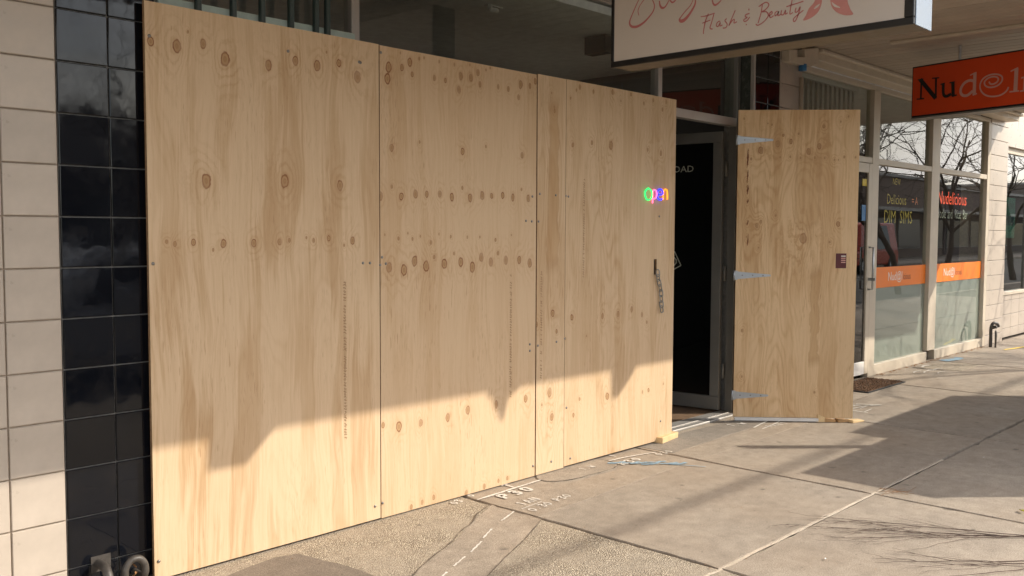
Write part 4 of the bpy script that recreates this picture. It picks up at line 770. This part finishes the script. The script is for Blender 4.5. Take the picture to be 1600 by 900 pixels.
def tree(label, x, y, h, seed, n=3):
    rr = random.Random(seed); t = thing('bare_tree', label, 'tree', (x, y, -.16), 'bare street trees'); tr = MB(); tw = MB()
    def grow(p, d, l, r, lev):
        P = [p]; q = p; dd = d.copy()
        for k in range(4):
            dd = (dd+Vector((rr.gauss(0, .16), rr.gauss(0, .16), rr.gauss(.03, .10)))).normalized(); q = q+dd*l/4; P.append(q)
        (tr if lev == 0 else tw).tube(P, [r*(1-.1*k) for k in range(5)], 7 if lev < 2 else 3, False)
        if lev >= 5: return
        for k in range(rr.choice((2, 3, 3)) if lev else 5):
            b = P[rr.choice((2, 3, 4, 4))] if lev else P[rr.choice((3, 4, 4))]; a = rr.uniform(0, 2*math.pi); s = rr.uniform(.45, .95); o = dd.orthogonal().normalized(); o2 = dd.cross(o)
            grow(b, (dd+(o*math.cos(a)+o2*math.sin(a))*s).normalized(), l*rr.uniform(.66, .88), r*.56, lev+1)
    grow(Vector((x, y, -.2)), Vector((rr.gauss(0, .05), rr.gauss(0, .05), 1)).normalized(), h*.34, h*.015, 0)
    tr.build('trunk', M['bark'], t, smooth=True); tw.build('branches', M['bark'], t, smooth=True)
tree('bare street tree by the kerb, leaning over the road', 14.2, -6.2, 6.5, 3); tree('bare street tree farther down the road', 19.5, -5.2, 7, 5); tree('bare street tree across the road', 30, -15, 8, 8)
tree('tall bare street tree across the road to the right', 45, -15.2, 9, 12); tree('bare street tree well down the road', 24, -5.6, 6.5, 33); tree('spreading bare street tree past the corner', 29, -6.3, 7, 41); tree('bare street tree beyond the spreading one', 35, -5.5, 7, 52); tree('bare street tree across the road opposite the hoarding', 7, -15.5, 7.5, 21)
def car(label, x, y, colr, h=1.5, ln=4.4, van=False):
    t = thing('parked_car', label, 'car', (x, y, -.16), 'cars parked on the road'); z0 = -.16; bmat = simple('car_paint', colr, .25, .0, var=.03, spec=.6)
    prof = [(0, .32), (0, .75), (.12, .88), (1.15, .95), (ln-.15, 1.0), (ln, .85), (ln, .32)]
    bd = MB().prism(prof, lambda a, b, d: (x+a, d, z0+b), y-.86, y+.86).build('body', bmat, t, bevel=.06)
    top = [(1.05, .95), (1.75, h-.06), (2.0, h), (ln-.7, h-.02), (ln-.12, .99)] if not van else [(.7, .95), (1.1, h-.1), (1.3, h), (ln-.1, h), (ln-.02, .99)]
    n = len(top); vs_ = []
    for s in (-1, 1):
        for a, b in top: vs_.append((x+a, y+s*(.84-.20*(b-.95)/(h-.95)), z0+b))
    MB().add(vs_, [tuple(range(n))[::-1], tuple(range(n, 2*n))]+[(i, i+1, n+i+1, n+i) for i in range(n-1)]).build('cabin', bmat, t, bevel=.04)
    for s in (-1, 1):
        for a, b in ((1.5, 2.45), (2.55, ln-.85)):
            MB().add([(x+aa, y+s*(.852-.20*(bb-.95)/(h-.95)), z0+bb) for aa, bb in ((a, 1.0), (b, 1.0), (b-.1, h-.12), (a+(.3 if a < 2 else 0), h-.12))], [(0, 1, 2, 3)]).build('window', M['rubber'] if False else simple('car_window', (.01, .012, .014), .05), t)
        for a in (.85, ln-.85):
            wv = MB().tube([(x+a, y+s*.70, z0+.32), (x+a, y+s*.88, z0+.32)], .32, 18).build('wheel', M['rubber'], t); MB().tube([(x+a, y+s*.88, z0+.32), (x+a, y+s*.892, z0+.32)], .19, 12).build('rim', M['steel'], wv)
        MB().box(x-.01, x+.05, y+s*.6-.14, y+s*.6+.14, z0+.62, z0+.76).build('headlight', M['white'], t, bevel=.01)
car('silver car parked at the kerb opposite the black tiled pillar', .4, -6.4, (.55, .57, .6)); car('white car parked across the road', -6.5, -12.2, (.7, .7, .7)); car('red van parked far down the road', 35.2, -12.6, (.45, .05, .02), 2.1, 4.8, True); car('dark blue car parked across the road', 7, -12.3, (.02, .04, .09))
def house(x0, x1, y1, h, wallc, n, label):
    t = thing('shop_house', label, 'building', ((x0+x1)/2, y1-4, -.03), 'shops across the road'); MB().box(x0+.02, x1-.02, y1-8, y1, -.03, h).build('wall', simple('far_wall', wallc, .9, var=.15), t)
    MB().box(x0-.05, x1+.05, y1-8.1, y1+.15, h+.002, h+.2).build('parapet', M['roof'], t); MB().box(x0, x1, y1+.16, y1+2.2, 2.9, 3.1).build('awning', M['roof'], t)
    wd = (x1-x0)/n
    for i in range(n):
        f = MB().box(x0+i*wd+.3, x0+(i+1)*wd-.3, y1+.002, y1+.06, .5, 2.5).build('window', M['alug'], t); MB().box(x0+i*wd+.36, x0+(i+1)*wd-.36, y1+.061, y1+.07, .56, 2.44).build('pane', simple('far_pane', (.02, .025, .03), .06), f)
for i, (a, b, hh, cc) in enumerate(((-30, -16, 5.0, (.3, .2, .15)), (-15.8, -4, 4.2, (.4, .36, .3)), (-3.8, 9, 4.6, (.22, .2, .19)), (9.2, 20, 3.9, (.45, .4, .34)), (20.2, 36, 4.8, (.28, .17, .13)), (36.2, 52, 4.4, (.16, .12, .10)), (52.2, 70, 5.2, (.20, .15, .12)), (70.2, 92, 4.8, (.14, .11, .10)), (92.2, 125, 6.0, (.18, .15, .13)))):
    house(a, b, -20, hh, cc, 4, 'single-storey shop across the road, number %s along the row' % ('first', 'second', 'third', 'fourth', 'fifth', 'sixth', 'seventh', 'eighth', 'ninth')[i])
